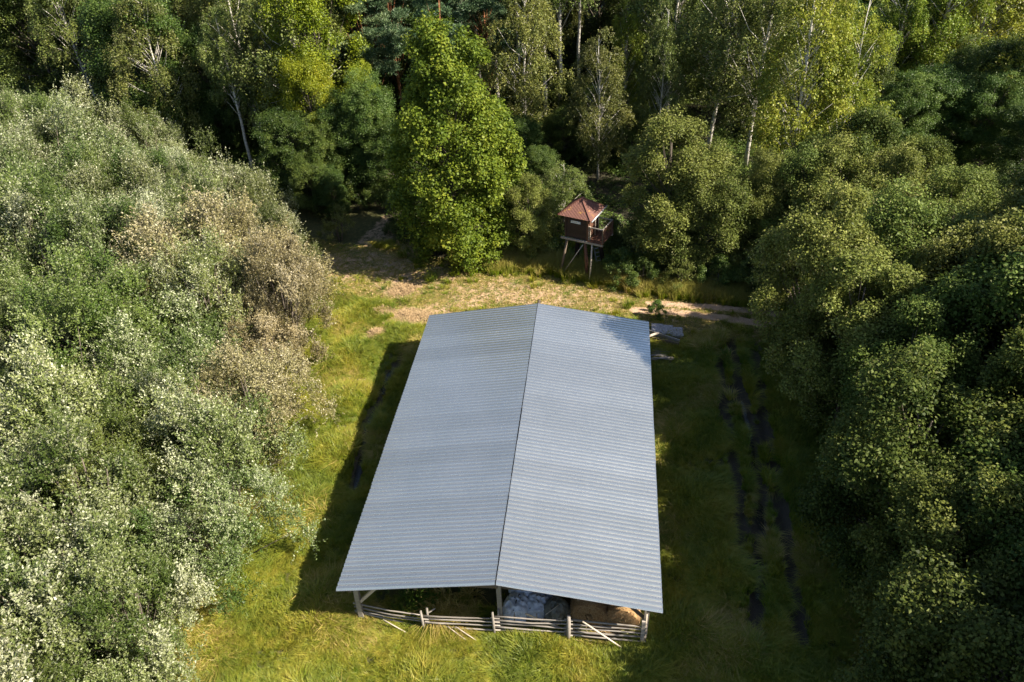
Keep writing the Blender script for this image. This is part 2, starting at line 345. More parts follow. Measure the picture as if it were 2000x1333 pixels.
def puddle(pts, wd, lab):
    """thin water sheet following a rut"""
    pts = [np.array(p[:2]) for p in pts]; n = 14; Lp = []
    T = np.linspace(0, len(pts)-1, n); ctr = np.array([pts[min(int(t), len(pts)-2)]*(1-(t-min(int(t), len(pts)-2)))+pts[min(int(t), len(pts)-2)+1]*(t-min(int(t), len(pts)-2)) for t in T])
    V = []; z = float(gz(ctr[:, 0], ctr[:, 1]).max())+.02
    for i, c in enumerate(ctr):
        d = ctr[min(i+1, n-1)]-ctr[max(i-1, 0)]; d = d/np.linalg.norm(d); nn = np.array([-d[1], d[0]])
        ww = wd*math.sin(math.pi*(i+.35)/(n-.3))**.5*(.75+.5*random.random())
        V += [(*(c+nn*ww), z), (*(c-nn*ww), z)]
    me = mesh_np('puddle', V, [(2*i, 2*i+1, 2*i+3, 2*i+2) for i in range(n-1)], M['water'])
    return put(mobj('puddle', me), lab, None, kind='structure')
puddle(P((1450, 778), (1458, 820), (1468, 860), (1474, 905)), .16, 'narrow glinting puddle in the wheel rut right of the barn')
puddle(P((1478, 970), (1484, 1000), (1490, 1030)), .25, 'broad dark puddle in the rut beside the barn')
puddle(P((1484, 1085), (1480, 1120), (1482, 1165)), .25, 'dark puddle nearest the camera in the rut right of the barn')
puddle(P((764, 715), (757, 735), (745, 765)), .18, 'short bluish puddle in the ditch by the rear of the barn')
puddle(P((728, 800), (716, 830), (708, 862)), .24, 'bluish puddle in the ditch halfway along the barn shadow')
puddle(P((704, 885), (698, 915), (692, 950)), .16, 'dark puddle at the near end of the ditch in barn shadow')

# ------------------------------------------------------------------ tree shapes
def quads(Pb, D, N, l, w_, fold=.18):
    """leaf rhombi: base Pb, axis D, facing N"""
    n = len(Pb); S = unit(np.cross(D, N)); N2 = unit(np.cross(S, D)); l = l[:, None]; w_ = w_[:, None]
    V = np.stack([Pb, Pb+D*l*.45+S*w_*.5+N2*w_*fold, Pb+D*l, Pb+D*l*.45-S*w_*.5+N2*w_*fold], 1).reshape(-1, 3)
    return V, np.arange(4*n).reshape(n, 4)
def crown_mesh(name, Pb, D, N, l, w_, clump, mat, r=rng):
    V, Fc = quads(Pb, D, N, l, w_); n = len(Pb)
    return mesh_np(name, V, Fc, mat, False, {'tint': ('FACE', r.random(n)), 'clump': ('FACE', np.clip(clump, 0, 1))})
def limbs(mb, trunk_pts, ends, r0, bend=.4, start=(.25, .8), k=5):
    tp = np.array(trunk_pts); zt = tp[:, 2]
    for e in ends:
        zs = np.clip(e[2]*random.uniform(.55, .8), zt[0]+(zt[-1]-zt[0])*.08, zt[-1]*.96)
        s_ = np.array([np.interp(zs, zt, tp[:, 0]), np.interp(zs, zt, tp[:, 1]), zs]); m_ = (s_+e)/2; m_[2] += random.uniform(-.1, .35)*bend
        m_[:2] += (e-s_)[:2]*.1
        mb.tube([s_, s_*.5+m_*.5+np.random.normal(size=3)*.03, m_, m_*.45+e*.55, e], [r0, r0*.8, r0*.6, r0*.4, r0*.15], k)
np.random.seed(3)
def envelope(n, Hh, zb, R, prof, r, inner=.35):
    t = r.random(n*4); keep = r.random(n*4) < prof(t)+.12; t = t[keep][:n]; m = len(t)
    az = np.arange(m)*2.399+r.normal(size=m)*.5; rad = R*prof(t)*np.sqrt(r.uniform(inner**2, 1, m))
    return np.stack([rad*np.cos(az), rad*np.sin(az), zb+(Hh-zb)*t], 1)
def trunk_line(Hh, lean=.03, n=7, wob=.1, r=rng):
    p = np.zeros((n, 3)); p[:, 2] = np.linspace(-.15, Hh, n); a = r.uniform(0, 6.28)
    p[:, 0] = np.cos(a)*lean*p[:, 2]+np.cumsum(r.normal(size=n))*wob*.4; p[:, 1] = np.sin(a)*lean*p[:, 2]+np.cumsum(r.normal(size=n))*wob*.4
    p[:, :2] -= p[0, :2]; return p
def broad(name, Hh, zb, R, prof, n1, n2, n3, ls, mat, bk, seed, rl=.33, rs=.185, tr=.16, asp=.62, upb=.5):
    r = np.random.default_rng(seed); C1 = envelope(n1, Hh, zb, R, prof, r); n1 = len(C1)
    R1 = R*rl*r.uniform(.7, 1.25, n1); out = unit(C1*np.array([1, 1, 0])+[0, 0, .4*R])
    d2 = unit(rnd_dir(n1*n2, r)+np.repeat(out, n2, 0)*.75+[0, 0, .25]); C2 = np.repeat(C1, n2, 0)+d2*(np.repeat(R1, n2)*r.uniform(.5, 1.2, n1*n2))[:, None]*[.95, .95, 1.15]
    r2 = R*rs*r.uniform(.6, 1.3, len(C2)); cl = r.random(len(C2))*.6+np.repeat(r.random(n1), n2)*.4
    d3 = unit(rnd_dir(len(C2)*n3, r)+np.repeat(d2, n3, 0)*.35); q = r.uniform(.3, 1.12, len(d3))
    Pb = np.repeat(C2, n3, 0)+d3*(np.repeat(r2, n3)*q)[:, None]*[1, 1, .95]
    N = unit(d3*.6+np.array([0, 0, upb])+r.normal(size=d3.shape)*.5); D = unit(np.cross(N, rnd_dir(len(N), r))+d3*.3-[0, 0, .15])
    keep = Pb[:, 2] > .15; Pb, N, D = Pb[keep], N[keep], D[keep]; l = ls*r.uniform(.6, 1.35, len(Pb))
    crown = crown_mesh(name+'_crown', Pb, D, N, l, l*asp*r.uniform(.7, 1.2, len(l)), np.repeat(cl, n3)[keep], mat, r)
    tl = trunk_line(Hh*.86, .02, r=r); mb = MB(); mb.tube(tl, np.linspace(tr, .03, len(tl)), 8); limbs(mb, tl, C1, tr*.32)
    return mb.mesh(name+'_trunk', bk, True), crown
def willow(name, Hh, R, seed, n1=30, n2=16, n3=6, n4=18, ls=.105, mat=None, up_=.75, zb=.8):
    r = np.random.default_rng(seed); C1 = envelope(n1, Hh*.84, zb, R, lambda t: np.sqrt(np.clip(1-(t*1.02-.25)**2/.75, .05, 1)), r, .3); n1 = len(C1); C1 = C1*r.uniform(.78, 1.2, n1)[:, None]
    out = unit(C1*np.array([1, 1, 0])+[0, 0, R*.7]); R1 = R*.27*r.uniform(.7, 1.4, n1)
    d2 = unit(rnd_dir(n1*n2, r)+np.repeat(out, n2, 0)*.9); C2 = np.repeat(C1, n2, 0)+d2*(np.repeat(R1, n2)*r.uniform(.4, 1.15, n1*n2))[:, None]*[.8, .8, 1.45]+np.abs(d2[:, 2:])*[-.25, .1, .1]
    sd = unit(np.repeat(d2, n3, 0)*.55+[-.28, .10, up_]+r.normal(size=(len(C2)*n3, 3))*.33); S0 = np.repeat(C2, n3, 0)+r.normal(size=sd.shape)*.16*R/2.6
    L = R*.27*r.uniform(.4, 1.4, len(sd)); t = np.tile((np.arange(n4)+.5)/n4, len(sd))
    sdr = np.repeat(sd, n4, 0); Pb = np.repeat(S0, n4, 0)+sdr*(t*np.repeat(L, n4))[:, None]+r.normal(size=sdr.shape)*.03
    D = unit(sdr*.6+rnd_dir(len(Pb), r)*.8); N = unit(sdr*.5+rnd_dir(len(Pb), r)*.8+[0, 0, .35])
    cl = np.repeat(np.clip(r.normal(.42, .34, n1), 0, 1), n2*n3*n4)*.7+np.repeat(r.random(len(C2)), n3*n4)*.18+t*.15
    k = Pb[:, 2] > .1; l = ls*r.uniform(.6, 1.3, len(Pb))
    crown = crown_mesh(name+'_crown', Pb[k], D[k], N[k], l[k], (l*.5)[k], cl[k], mat, r)
    mb = MB(); ns = 5
    for s_ in range(ns):
        a = s_*6.28/ns+r.uniform(0, 1); top = np.array([math.cos(a)*R*.45, math.sin(a)*R*.45, Hh*.75]); b0 = np.array([math.cos(a)*.15, math.sin(a)*.15, -.1])
        mb.tube([b0, b0+(top-b0)*.35+[0, 0, .3], b0+(top-b0)*.7+[0, 0, .2], top], [.09, .07, .045, .015], 6)
    for e in C1[::1]:
        s_ = e*np.array([.35, .35, .62]); mb.tube([s_, (s_+e)/2+[0, 0, .1], e+[0, 0, .2]], [.035, .022, .008], 4)
    return mb.mesh(name+'_trunk', M['bark'], True), crown
def birch(name, Hh, zb, R, seed, n1=44, n2=26, n4=24, ls=.13, mat=None, droop=1., prof=None, tr=.14, lean=.04, bk=None, slen=.9):
    r = np.random.default_rng(seed); prof = prof or (lambda t: np.clip(np.sin(np.pi*(t*.82+.16))**.8*(1-t*.45), .06, 1))
    C1 = envelope(n1, Hh, zb, R, prof, r, .25); n1 = len(C1); out = unit(C1*np.array([1, 1, 0])+[0, 0, .3*R]); R1 = R*.3*r.uniform(.7, 1.3, n1)
    d2 = unit(rnd_dir(n1*n2, r)+np.repeat(out, n2, 0)*.7+[0, 0, .3]); S0 = np.repeat(C1, n2, 0)+d2*(np.repeat(R1, n2)*r.uniform(.25, 1.1, n1*n2))[:, None]
    L = slen*r.uniform(.5, 1.4, len(S0)); t = np.tile((np.arange(n4)+.5)/n4, len(S0)); o2 = np.repeat(unit(d2*[1, 1, .4]), n4, 0); Lr = np.repeat(L, n4)
    dz = -droop*t*t*Lr+.25*(1-droop)*t*Lr
    Pb = np.repeat(S0, n4, 0)+o2*(t*Lr*(.75-.45*droop))[:, None]; Pb[:, 2] += dz; Pb += r.normal(size=Pb.shape)*.07
    D = unit(rnd_dir(len(Pb), r)*.8+[0, 0, -.6*droop]+o2*.4); N = unit(o2*.5+rnd_dir(len(Pb), r)*.8+[0, 0, .35])
    cl = np.repeat(r.random(n1), n2*n4)*.5+np.repeat(r.random(len(S0)), n4)*.5; l = ls*r.uniform(.6, 1.3, len(Pb)); k = Pb[:, 2] > .1
    crown = crown_mesh(name+'_crown', Pb[k], D[k], N[k], l[k], (l*.6)[k], cl[k], mat, r)
    tl = trunk_line(Hh*.95, lean, 9, .12, r); mb = MB(); mb.tube(tl, np.linspace(tr, .02, len(tl)), 8)
    for e in C1:
        zs = max(e[2]-math.hypot(e[0], e[1])*random.uniform(.9, 1.6)-.2, zb*.6+random.uniform(0, Hh*.22)); s_ = np.array([np.interp(zs, tl[:, 2], tl[:, 0]), np.interp(zs, tl[:, 2], tl[:, 1]), zs]); m_ = s_*.55+e*.45+[0, 0, .25]+np.random.normal(size=3)*.12
        mb.tube([s_, m_, e+[0, 0, .2]], [.034, .022, .008], 5)
    return mb.mesh(name+'_trunk', bk or M['bark_birch'], True), crown
def pine(name, Hh, zb, R, seed, n1=46, mat=None):
    r = np.random.default_rng(seed); C1 = envelope(n1, Hh, zb, R, lambda t: np.clip(np.sqrt(1-(t-.25)**2/.62), .15, 1), r, .4); n1 = len(C1); n2 = 12; n3 = 120
    R1 = R*.32*r.uniform(.7, 1.3, n1); d2 = unit(rnd_dir(n1*n2, r)+[0, 0, .3]); C2 = np.repeat(C1, n2, 0)+d2*(np.repeat(R1, n2)*r.uniform(.3, 1.15, n1*n2))[:, None]*[1, 1, .42]
    d3 = unit(rnd_dir(len(C2)*n3, r)+[0, 0, .5]); Pb = np.repeat(C2, n3, 0)+d3*(r.uniform(0, .36, len(d3)))[:, None]*[1, 1, .6]
    N = unit(rnd_dir(len(d3), r)+[0, 0, .4]); l = .2*r.uniform(.7, 1.3, len(Pb)); cl = np.repeat(r.random(len(C2)), n3)
    crown = crown_mesh(name+'_crown', Pb, unit(d3+[0, 0, .2]), N, l, l*.22, cl, mat or M['pine'], r)
    tl = trunk_line(Hh*.94, .02, 9, .12, r); mb = MB(); mb.tube(tl, np.linspace(.17, .03, len(tl)), 8); limbs(mb, tl, C1, .022)
    return mb.mesh(name+'_trunk', M['bark_pine'], True), crown
oval = lambda t: np.clip(np.sin(np.pi*(t*.80+.14))**.7, .1, 1)
cone = lambda t: np.clip((1-t)**.62*(.55+1.5*t if False else 1)*np.clip(.75+t*2, 0, 1), .08, 1)
dome = lambda t: np.sqrt(np.clip(1-(t-.3)**2/.52, .05, 1))
PR = {
 'willow': [willow('willow', 7.2, 2.8, 11, mat=M['willow']), willow('willow', 6.4, 2.5, 12, mat=M['willow'], up_=.9), willow('willow', 7.6, 2.6, 13, n1=40, mat=M['willow'], up_=1.1), willow('willow', 6.2, 3.0, 14, mat=M['willow'], up_=.5)],
 'alder': [broad('alder', 8.2, .8, 2.3, dome, 46, 15, 110, .105, M['alder'], M['bark'], 21, asp=.72), broad('alder', 7.4, .6, 2.6, dome, 50, 15, 105, .105, M['alder'], M['bark'], 22, asp=.72), broad('alder', 9.2, 1.4, 2.2, oval, 50, 15, 100, .105, M['alder'], M['bark'], 23, asp=.7, tr=.1)],
 'birch': [birch('birch', 15, 3.0, 3.0, 31, mat=M['birch'], n1=56), birch('birch', 17, 4.5, 2.9, 32, mat=M['birch'], n1=58), birch('birch', 13, 1.5, 2.8, 33, mat=M['birch'], droop=.55, n1=56)],
 'tallbirch': [birch('tall_birch', 19, 9.5, 2.5, 34, mat=M['birch'], n1=44, tr=.19, lean=.01)],
 'broad': [broad('broadleaf', 12, 1.0, 3.2, oval, 60, 12, 125, .13, M['leafy'], M['bark'], 41), broad('broadleaf', 15, 2.0, 3.4, oval, 66, 12, 120, .14, M['leafy'], M['bark'], 42)],
 'linden': [broad('linden', 13.6, .3, 3.5, lambda t: np.clip(np.sin(np.pi*(t*.70+.22))**1.0*(1.02-.15*t), .12, 1), 130, 14, 66, .15, M['linden'], M['bark'], 43, rl=.25, rs=.13, asp=.8)],
 'pine': [pine('pine', 15, 6.2, 2.5, 51), pine('pine', 17, 7.2, 2.3, 52)],
 'shrub': [broad('shrub', 2.4, .1, 1.3, dome, 16, 10, 90, .085, M['leafy'], M['bark'], 61, tr=.05), willow('shrub_willow', 3.6, 1.6, 62, n1=18, n2=9, n3=5, n4=10, mat=M['alder_olive'], zb=.2)],
}
BASEH = {'willow': [7.2, 6.4, 7.6, 6.2], 'alder': [8.2, 7.4, 9.2], 'birch': [15, 17, 13], 'tallbirch': [19], 'broad': [12, 15], 'linden': [13.6], 'pine': [15, 17], 'shrub': [2.4, 3.6]}
NAME = {'willow': 'willow_tree', 'alder': 'alder_tree', 'birch': 'birch_tree', 'tallbirch': 'birch_tree', 'broad': 'broadleaf_tree', 'linden': 'linden_tree', 'pine': 'pine_tree', 'shrub': 'shrub'}
placed = []
def tree(kind, var, g, h, label, group=None, wide=1., mat=None, rz=None, tilt=(0, 0), cat='tree', name=None, tmat=None):
    tm, cm = PR[kind][var]; s_ = h/BASEH[kind][var]; x, y = float(g[0]), float(g[1])
    e = empty(name or NAME[kind], (x, y, float(gz(np.array([x]), np.array([y]))[0])), random.uniform(0, 6.28) if rz is None else rz, label, cat, group)
    e.rotation_euler = (tilt[0], tilt[1], e.rotation_euler.z); e.scale = (s_*wide, s_*wide, s_)
    t = mobj('trunk', tm, e); c = mobj('crown', cm, e)
    if mat: c.material_slots[0].link = 'OBJECT'; c.material_slots[0].material = mat
    if tmat: t.material_slots[0].link = 'OBJECT'; t.material_slots[0].material = tmat
    placed.append((x, y)); return e
ORD = ['first', 'second', 'third', 'fourth', 'fifth', 'sixth', 'seventh', 'eighth', 'ninth', 'tenth', 'eleventh', 'twelfth', 'thirteenth', 'fourteenth', 'fifteenth', 'sixteenth', 'seventeenth', 'eighteenth', 'nineteenth', 'twentieth']+['twenty-'+q for q in ('first', 'second', 'third', 'fourth', 'fifth', 'sixth', 'seventh', 'eighth', 'ninth')]
def seen(x, y, z, m=90):
    px, py = pr((x, y, z)); return -m < px < 2000+m and -m*2 < py < 1333+m

# ------------------------------------------------------------------ willow grove on the left
rows = np.arange(5.5, 64, 3.75); ri_ = 0
for j, y0 in enumerate(rows):
    edge = np.interp(y0, [5, 13, 18, 21, 26, 34, 39, 43, 50, 57, 64], [-13.6, -13.0, -12.3, -11.9, -11.6, -12.0, -13.2, -14.4, -18.5, -24.5, -37]); cidx = 0; any_ = False
    for c in range(12):
        x = edge-c*3.75+random.uniform(-.7, .7)-(j % 2)*.6; y = y0+random.uniform(-.8, .8); hh = 6.8+random.uniform(-1.6, 1.7)-(1.0 if c == 0 else 0)
        if y > 56: hh += .5
        if not (seen(x+2.5, y, 6.5, 130) or seen(x, y, 2, 60)): continue
        any_ = True; cidx += 1; dry = (c == 0 and 26 < y < 42) or (c == 1 and 35 < y < 41)
        green = not dry and random.random() < (.65 if y < 17 else .22)
        tree('willow', random.randrange(4), (x, y), hh,
             f"{'brownish' if dry else 'green' if green else 'silver'} willow of the left grove, {ORD[ri_]} row from the front, {ORD[cidx-1]} from the meadow",
             'willows in the grove left of the barn', wide=random.uniform(.92, 1.1), mat=M['willow_dry'] if dry else M['willow_green'] if green else None)
    if any_: ri_ += 1
# ------------------------------------------------------------------ alder stand on the right
ri_ = 0
for j, y0 in enumerate(np.arange(5, 41, 3.9)):
    edge = np.interp(y0, [5, 13, 19, 24, 30, 34, 41], [12.0, 12.6, 14.0, 15.2, 15.4, 16.2, 27.0]); cidx = 0; any_ = False
    for c in range(7):
        x = edge+c*4.0+random.uniform(-.7, .7); y = y0+random.uniform(-.8, .8)
        if c == 0: hh = (7.3 if y < 20 else 8.4 if y < 30 else 7.6)+random.uniform(-.6, .6)
        else: hh = (9.3 if y < 20 else 10.2 if y < 30 else 9)+random.uniform(-.9, 1.3)
        if y > 31: hh *= .84
        vis = seen(x-2.3, y, 7, 110)
        if not vis and x > 38: continue
        if vis: cidx += 1; lab = f"{'olive' if y > 27 else 'dark'} alder of the right stand, {ORD[ri_]} row from the front, {ORD[cidx-1]} from the ruts"; any_ = True
        elif c < 4 or y < 16 or True:
            if x > edge+19: continue
            lab = f"alder outside the right frame edge, {ORD[c]} column, {ORD[j]} row from the camera"
            hh += 1.9  # unseen alders, made taller for the shade they cast on the meadow strip
        tree('alder', random.randrange(3), (x, y), hh, lab, 'alders in the stand right of the barn' if vis else 'alders outside the right frame edge', wide=random.uniform(.95, 1.15), mat=M['alder_olive'] if y > 27 else None)
    if any_: ri_ += 1
# ------------------------------------------------------------------ single trees one can tell apart
g = gp
tree('linden', 0, g(905, 498), 13.9, 'big bright green linden standing alone beside the sandy track, left of the lookout hut', rz=.6, wide=1.0)
tree('alder', 0, g(1035, 503), 5.0, 'small olive tree tucked between the big linden and the lookout hut', wide=.95, mat=M['alder_olive'])
tree('broad', 1, g(745, 385), 8.6, 'shaded dark green tree left of the big linden, behind the dark track opening', wide=.95)
tree('broad', 0, g(662, 335), 14.5, 'yellow green maple rising between the grey birch and the two pines', wide=.9, mat=M['maple'], name='maple_tree')
tree('broad', 1, g(735, 365), 8.6, 'small yellow maple below the pines, left of the linden top', wide=.62, mat=M['maple'], name='maple_tree')
tree('broad', 0, g(640, 372), 9.5, 'yellow leaved maple in the corner behind the willow grove', wide=.8, mat=M['maple'], name='maple_tree')
tree('pine', 0, g(745, 300), 15.8, 'blue green pine with orange trunk, left of the pair above the linden', 'pair of pines above the linden', wide=1.05)
tree('pine', 1, g(792, 282), 16.6, 'pine with bare orange trunk right of the pair above the linden', 'pair of pines above the linden')
tree('pine', 0, g(70, 210), 17.5, 'large blue green pine in the top left corner of the photo', wide=1.25)
tree('pine', 1, g(-40, 240), 19, 'pine cut by the left frame edge near the top corner', wide=1.2)
tree('pine', 1, g(1010, 60), 17, 'distant pine behind the bare white trunks at the top centre', wide=1)
tree('birch', 0, g(615, 325), 17.2, 'tall grey green weeping birch with leaning white trunk behind the willow grove', wide=1.25, tilt=(0, -.08))
tree('birch', 1, g(520, 290), 17.0, 'weeping birch just left of the leaning grey green birch', wide=1.05)
tree('birch', 1, g(215, 250), 17.5, 'olive weeping birch beside the top left pine', wide=1.1, tilt=(0, -.07))
tree('birch', 0, g(395, 245), 18, 'olive yellow birch with forked white limbs near the top left', wide=1.0)
tree('birch', 2, g(300, 245), 15, 'shadowy birch between two olive birches at the top left', wide=1.0)
tree('broad', 0, g(345, 268), 9.5, 'dark green broadleaf tree in front of the forked birch at top left', wide=.85)
tree('broad', 0, g(440, 300), 9.5, 'low dark green tree below the weeping birches', wide=.9)
tree('birch', 2, g(1168, 350), 11.0, 'olive birch with two pale stems left of the lookout hut roof line', wide=.92, rz=1.)
tree('birch', 2, g(1100, 440), 4.6, 'low brownish olive bush tree directly behind the lookout hut', wide=1.7)
tree('birch', 2, g(1280, 330), 12.2, 'slender olive birch above the grey green alder', wide=.72)
tree('birch', 2, g(1215, 270), 11.0, 'small yellow topped birch above and right of the olive birch', wide=.7, mat=M['birch_gold'])
tree('alder', 2, g(1300, 522), 9.4, 'grey green alder right of the lookout hut, with pale thin stem', wide=1.12, mat=M['alder_olive'])
tree('alder', 1, g(1378, 532), 7.0, 'rounded grey green alder on the track side right of the hut', wide=.9, mat=M['alder_olive'])
tree('alder', 0, g(1468, 532), 7.0, 'narrow alder at the track edge before the path enters shade', wide=.75, mat=M['alder_olive'])
tree('birch', 2, g(1530, 415), 16.6, 'tall golden topped birch left of the pair at upper right', 'pair of golden topped birches', wide=.9, mat=M['birch_gold'])
tree('birch', 2, g(1612, 400), 14.3, 'golden topped birch right of the pair at upper right', 'pair of golden topped birches', wide=.9, mat=M['birch_gold'])
tree('alder', 1, g(1620, 500), 8.3, 'mid green alder below the pair of golden birches', wide=.95)
tree('alder', 0, g(1750, 510), 7.0, 'dark green rounded alder before the black wood gap', wide=1.05)
tree('alder', 1, g(1560, 500), 6.5, 'shaded alder under the left golden birch', wide=1)
tree('birch', 1, g(1380, 300), 19, 'tall dark green birch at top, left of the golden pair', wide=1.15)
tree('birch', 0, g(1300, 250), 19, 'tall hanging birch at the top above the grey green alder', wide=1.1)
tree('birch', 0, g(1455, 330), 17, 'shadowed birch close behind the left golden birch', wide=1.1)
for px, py, hh, k, lab in ((1700, 250, 15.5, 1, 'golden topped birch at the top edge over the dark gap, left of three'), (1790, 245, 16, 0, 'golden topped birch at the top edge over the dark gap, middle of three'), (1870, 235, 16.5, 2, 'golden topped birch at the top edge over the dark gap, right of three')):
    tree('birch', k, g(px, py), hh, lab, 'golden topped birches above the dark gap', mat=M['birch_gold'], wide=1.1)
tree('birch', 2, g(1985, 330), 14.8, 'golden topped birch cut by the right frame edge near the top', mat=M['birch_gold'], wide=1.05)
for i, (px, py) in enumerate(((913, 205), (938, 180), (975, 250), (1066, 235), (1095, 262), (905, 150), (1015, 190), (1130, 190))):
    tree('tallbirch', 0, g(px, py), 20+random.uniform(-1, 2.5), ['white birch trunk just right of the dead tree', 'thin white birch trunk between the dead tree and the gap', 'pale birch trunk above the right shoulder of the linden', 'tallest bright white birch trunk above the dark gap by the linden', 'short bright white birch trunk above the olive birch', 'birch trunk directly behind the dead bare tree', 'faint birch trunk deep in the gap at the top centre', 'birch trunk deep behind the bright white trunks'][i], 'high crowned white birches at top centre', wide=1.0)
def dead_tree():
    e = empty('dead_tree', tuple(g(902, 215)), 0, 'leafless pale dead tree with bare forked branches above the linden', 'tree'); r = np.random.default_rng(5)
    mb = MB(); tl = trunk_line(13, .02, 8, .2, r); mb.tube(tl, np.linspace(.15, .03, 8), 7); mb.obj('trunk', M['bark_dead'], e, True)
    for i in range(14):
        z = r.uniform(6, 12); s_ = np.array([np.interp(z, tl[:, 2], tl[:, 0]), np.interp(z, tl[:, 2], tl[:, 1]), z]); a = r.uniform(0, 6.28); L = r.uniform(1.8, 3.6); d = np.array([math.cos(a)*.7, math.sin(a)*.7, .75])
        mb = MB(); m_ = s_+d*L*.5+r.normal(size=3)*.12; en = s_+d*L+[0, 0, .5]; mb.tube([s_, m_, en], [.05, .035, .01], 5)
        for q in range(3):
            b_ = m_+(en-m_)*r.uniform(0, .8); mb.tube([b_, b_+r.normal(size=3)*.5+d*.5], [.02, .006], 4)
        mb.obj('branch', M['bark_dead'], e, True)
dead_tree()
for i, (px, py, hh) in enumerate(((590, 392, 6.5), (655, 392, 6), (700, 378, 7), (780, 400, 6), (1800, 330, 7), (1860, 300, 8), (1935, 300, 8), (1900, 350, 7), (1985, 400, 7), (1740, 345, 7), (618, 418, 4.2), (655, 425, 3.6))):
    tree('broad', i % 2, gp(px, py), hh, f"low shaded broadleaf tree, {ORD[i]} from the left among those filling the dark wood edge", 'low shaded trees along the dark wood edge', wide=1.3)
# ------------------------------------------------------------------ forest filling behind
kinds = [('birch', 0), ('birch', 1), ('broad', 0), ('broad', 1), ('birch', 2), ('pine', 1), ('tallbirch', 0)]
fr = 0
for j, y0 in enumerate(np.arange(50, 112, 5.2)):
    halfL = -(y0*.62+10); halfR = y0*.58+8; cidx = 0; row = False
    for x0 in np.arange(halfL, halfR, 5.4):
        x = x0+random.uniform(-1.5, 1.5); y = y0+random.uniform(-1.6, 1.6)
        ed = np.interp(x, [-60, -38, -25, -17, -13, -8, 0, 5, 12, 20, 30, 60], [70, 68, 60, 52, 58, 58, 53, 56, 52, 56, 58, 52])
        if y < ed: continue
        if placed and min((x-a)**2+(y-b_)**2 for a, b_ in placed) < 3.1**2: continue
        px, py = pr((x, y, 10))
        if not (-60 < px < 2060) or (680 < px < 835 and y < 67): continue
        if (900 < px < 1075 and y < 61) or (1100 <= px < 1350 and y < 63): continue            # the gap with bare trunks
        if 1670 < px < 1960 and y < 74: hh = random.uniform(7, 10); kd = ('broad', 0)
        else:
            kd = random.choices(kinds, [4, 4, 1 if px < 700 else 4, .5 if px < 700 else 3, 3, 1.5 if px < 1200 else .3, 1])[0]; hh = random.uniform(14, 19) if y > 60 else random.uniform(12, 16)
            if kd[0] == 'broad': hh *= .85
        row = True; cidx += 1
        knd = {'birch': 'birch', 'broad': 'dark broadleaf tree', 'pine': 'pine', 'tallbirch': 'high crowned birch'}[kd[0]]
        tree(kd[0], kd[1], (x, y), hh, f"{knd} of the forest behind the track, {ORD[min(fr, 19)]} row, {ORD[cidx-1]} from the left", 'forest trees behind the track', wide=random.uniform(.95, 1.2))
    if row: fr += 1
r9 = np.random.default_rng(99)
for i in range(26):                                        # bushes in the dark gap with the bare trunks
    px, py = r9.uniform(960, 1240), r9.uniform(200, 400); q = gp(px, py)
    if min((q[0]-a)**2+(q[1]-b_)**2 for a, b_ in placed) < 2.2: continue
    tree('broad', 0, q, r9.uniform(2.6, 5.2), f"dark low tree in the gap behind the linden, {ORD[i]} of the low trees there", 'understorey trees in the dark gap', wide=1.25)
# shrubs along the wood edge
for i, (px, py, hh, k, lab) in enumerate(((1400, 568, 1.9, 0, 'low round shrub at track edge below the narrow alder'), (1462, 572, 2.1, 0, 'leafy shrub on the verge at the track bend into shade'), (1215, 552, 2.0, 0, 'dark shrub at the foot of the grey green alder'), (1255, 560, 1.6, 0, 'small shrub on the verge right of the hut legs'),
        (1010, 470, 2.4, 0, 'dark shrub in the shade behind the tall verge grass'), (1330, 565, 2.2, 1, 'olive shrub under the rounded alder by the track'), (1080, 455, 1.8, 0, 'shaded shrub just left of the hut legs'), (700, 410, 2.2, 0, 'shaded shrub at the back of the dark track opening'),
        (800, 452, 2.6, 0, 'dark shrub at the left foot of the big linden'), (665, 470, 2.2, 1, 'small bush at the tip of the willow grove by the track'), (1190, 500, 2.2, 0, 'dark leafy shrub right behind the hut ladder'), (1140, 455, 2.0, 0, 'shaded shrub behind the hut legs'), (1500, 592, 2.2, 0, 'shrub under the trees where the track disappears'),
        (1280, 618, .9, 0, 'low weedy bush beside the rear right corner of the barn roof'), (1600, 610, 2.0, 1, 'shrub beneath the young trees right of the track'), (1560, 700, 2.2, 0, 'shaded shrub at the edge of the right hand stand'))):
    tree('shrub', k, g(px, py), hh, lab, None, cat='shrub', name='shrub', mat=M['weed'] if hh < 1 else None)
for i, (x_, y_) in enumerate(((13.7, 30.8), (15.6, 34.0), (17.8, 34.6), (20.2, 35.2))):
    tree('alder', 2, (x_, y_), (10.4, 7.4, 6.6, 6.2)[i], ['slender tree nearest the barn corner, shading the rear of the roof', 'slim pale stemmed tree second from the barn corner beside the track', 'thin tree with visible pale stem behind the end of the ruts', 'slim tree farthest right of the pale stems by the track'][i], 'slim trees at the track mouth', wide=.85, mat=M['alder_olive'], tmat=M['bark_birch'] if i else None)
for i, (px, py) in enumerate(((1535, 535), (1610, 550), (1700, 548))):
    tree('alder', i, g(px, py), 7.3+.4*i, ['young alder on the far side where the track enters shade', 'alder across the shaded track, middle of three', 'alder across the shaded track, farthest right of three'][i], 'alders across the shaded track', wide=.95, mat=M['alder_olive'])


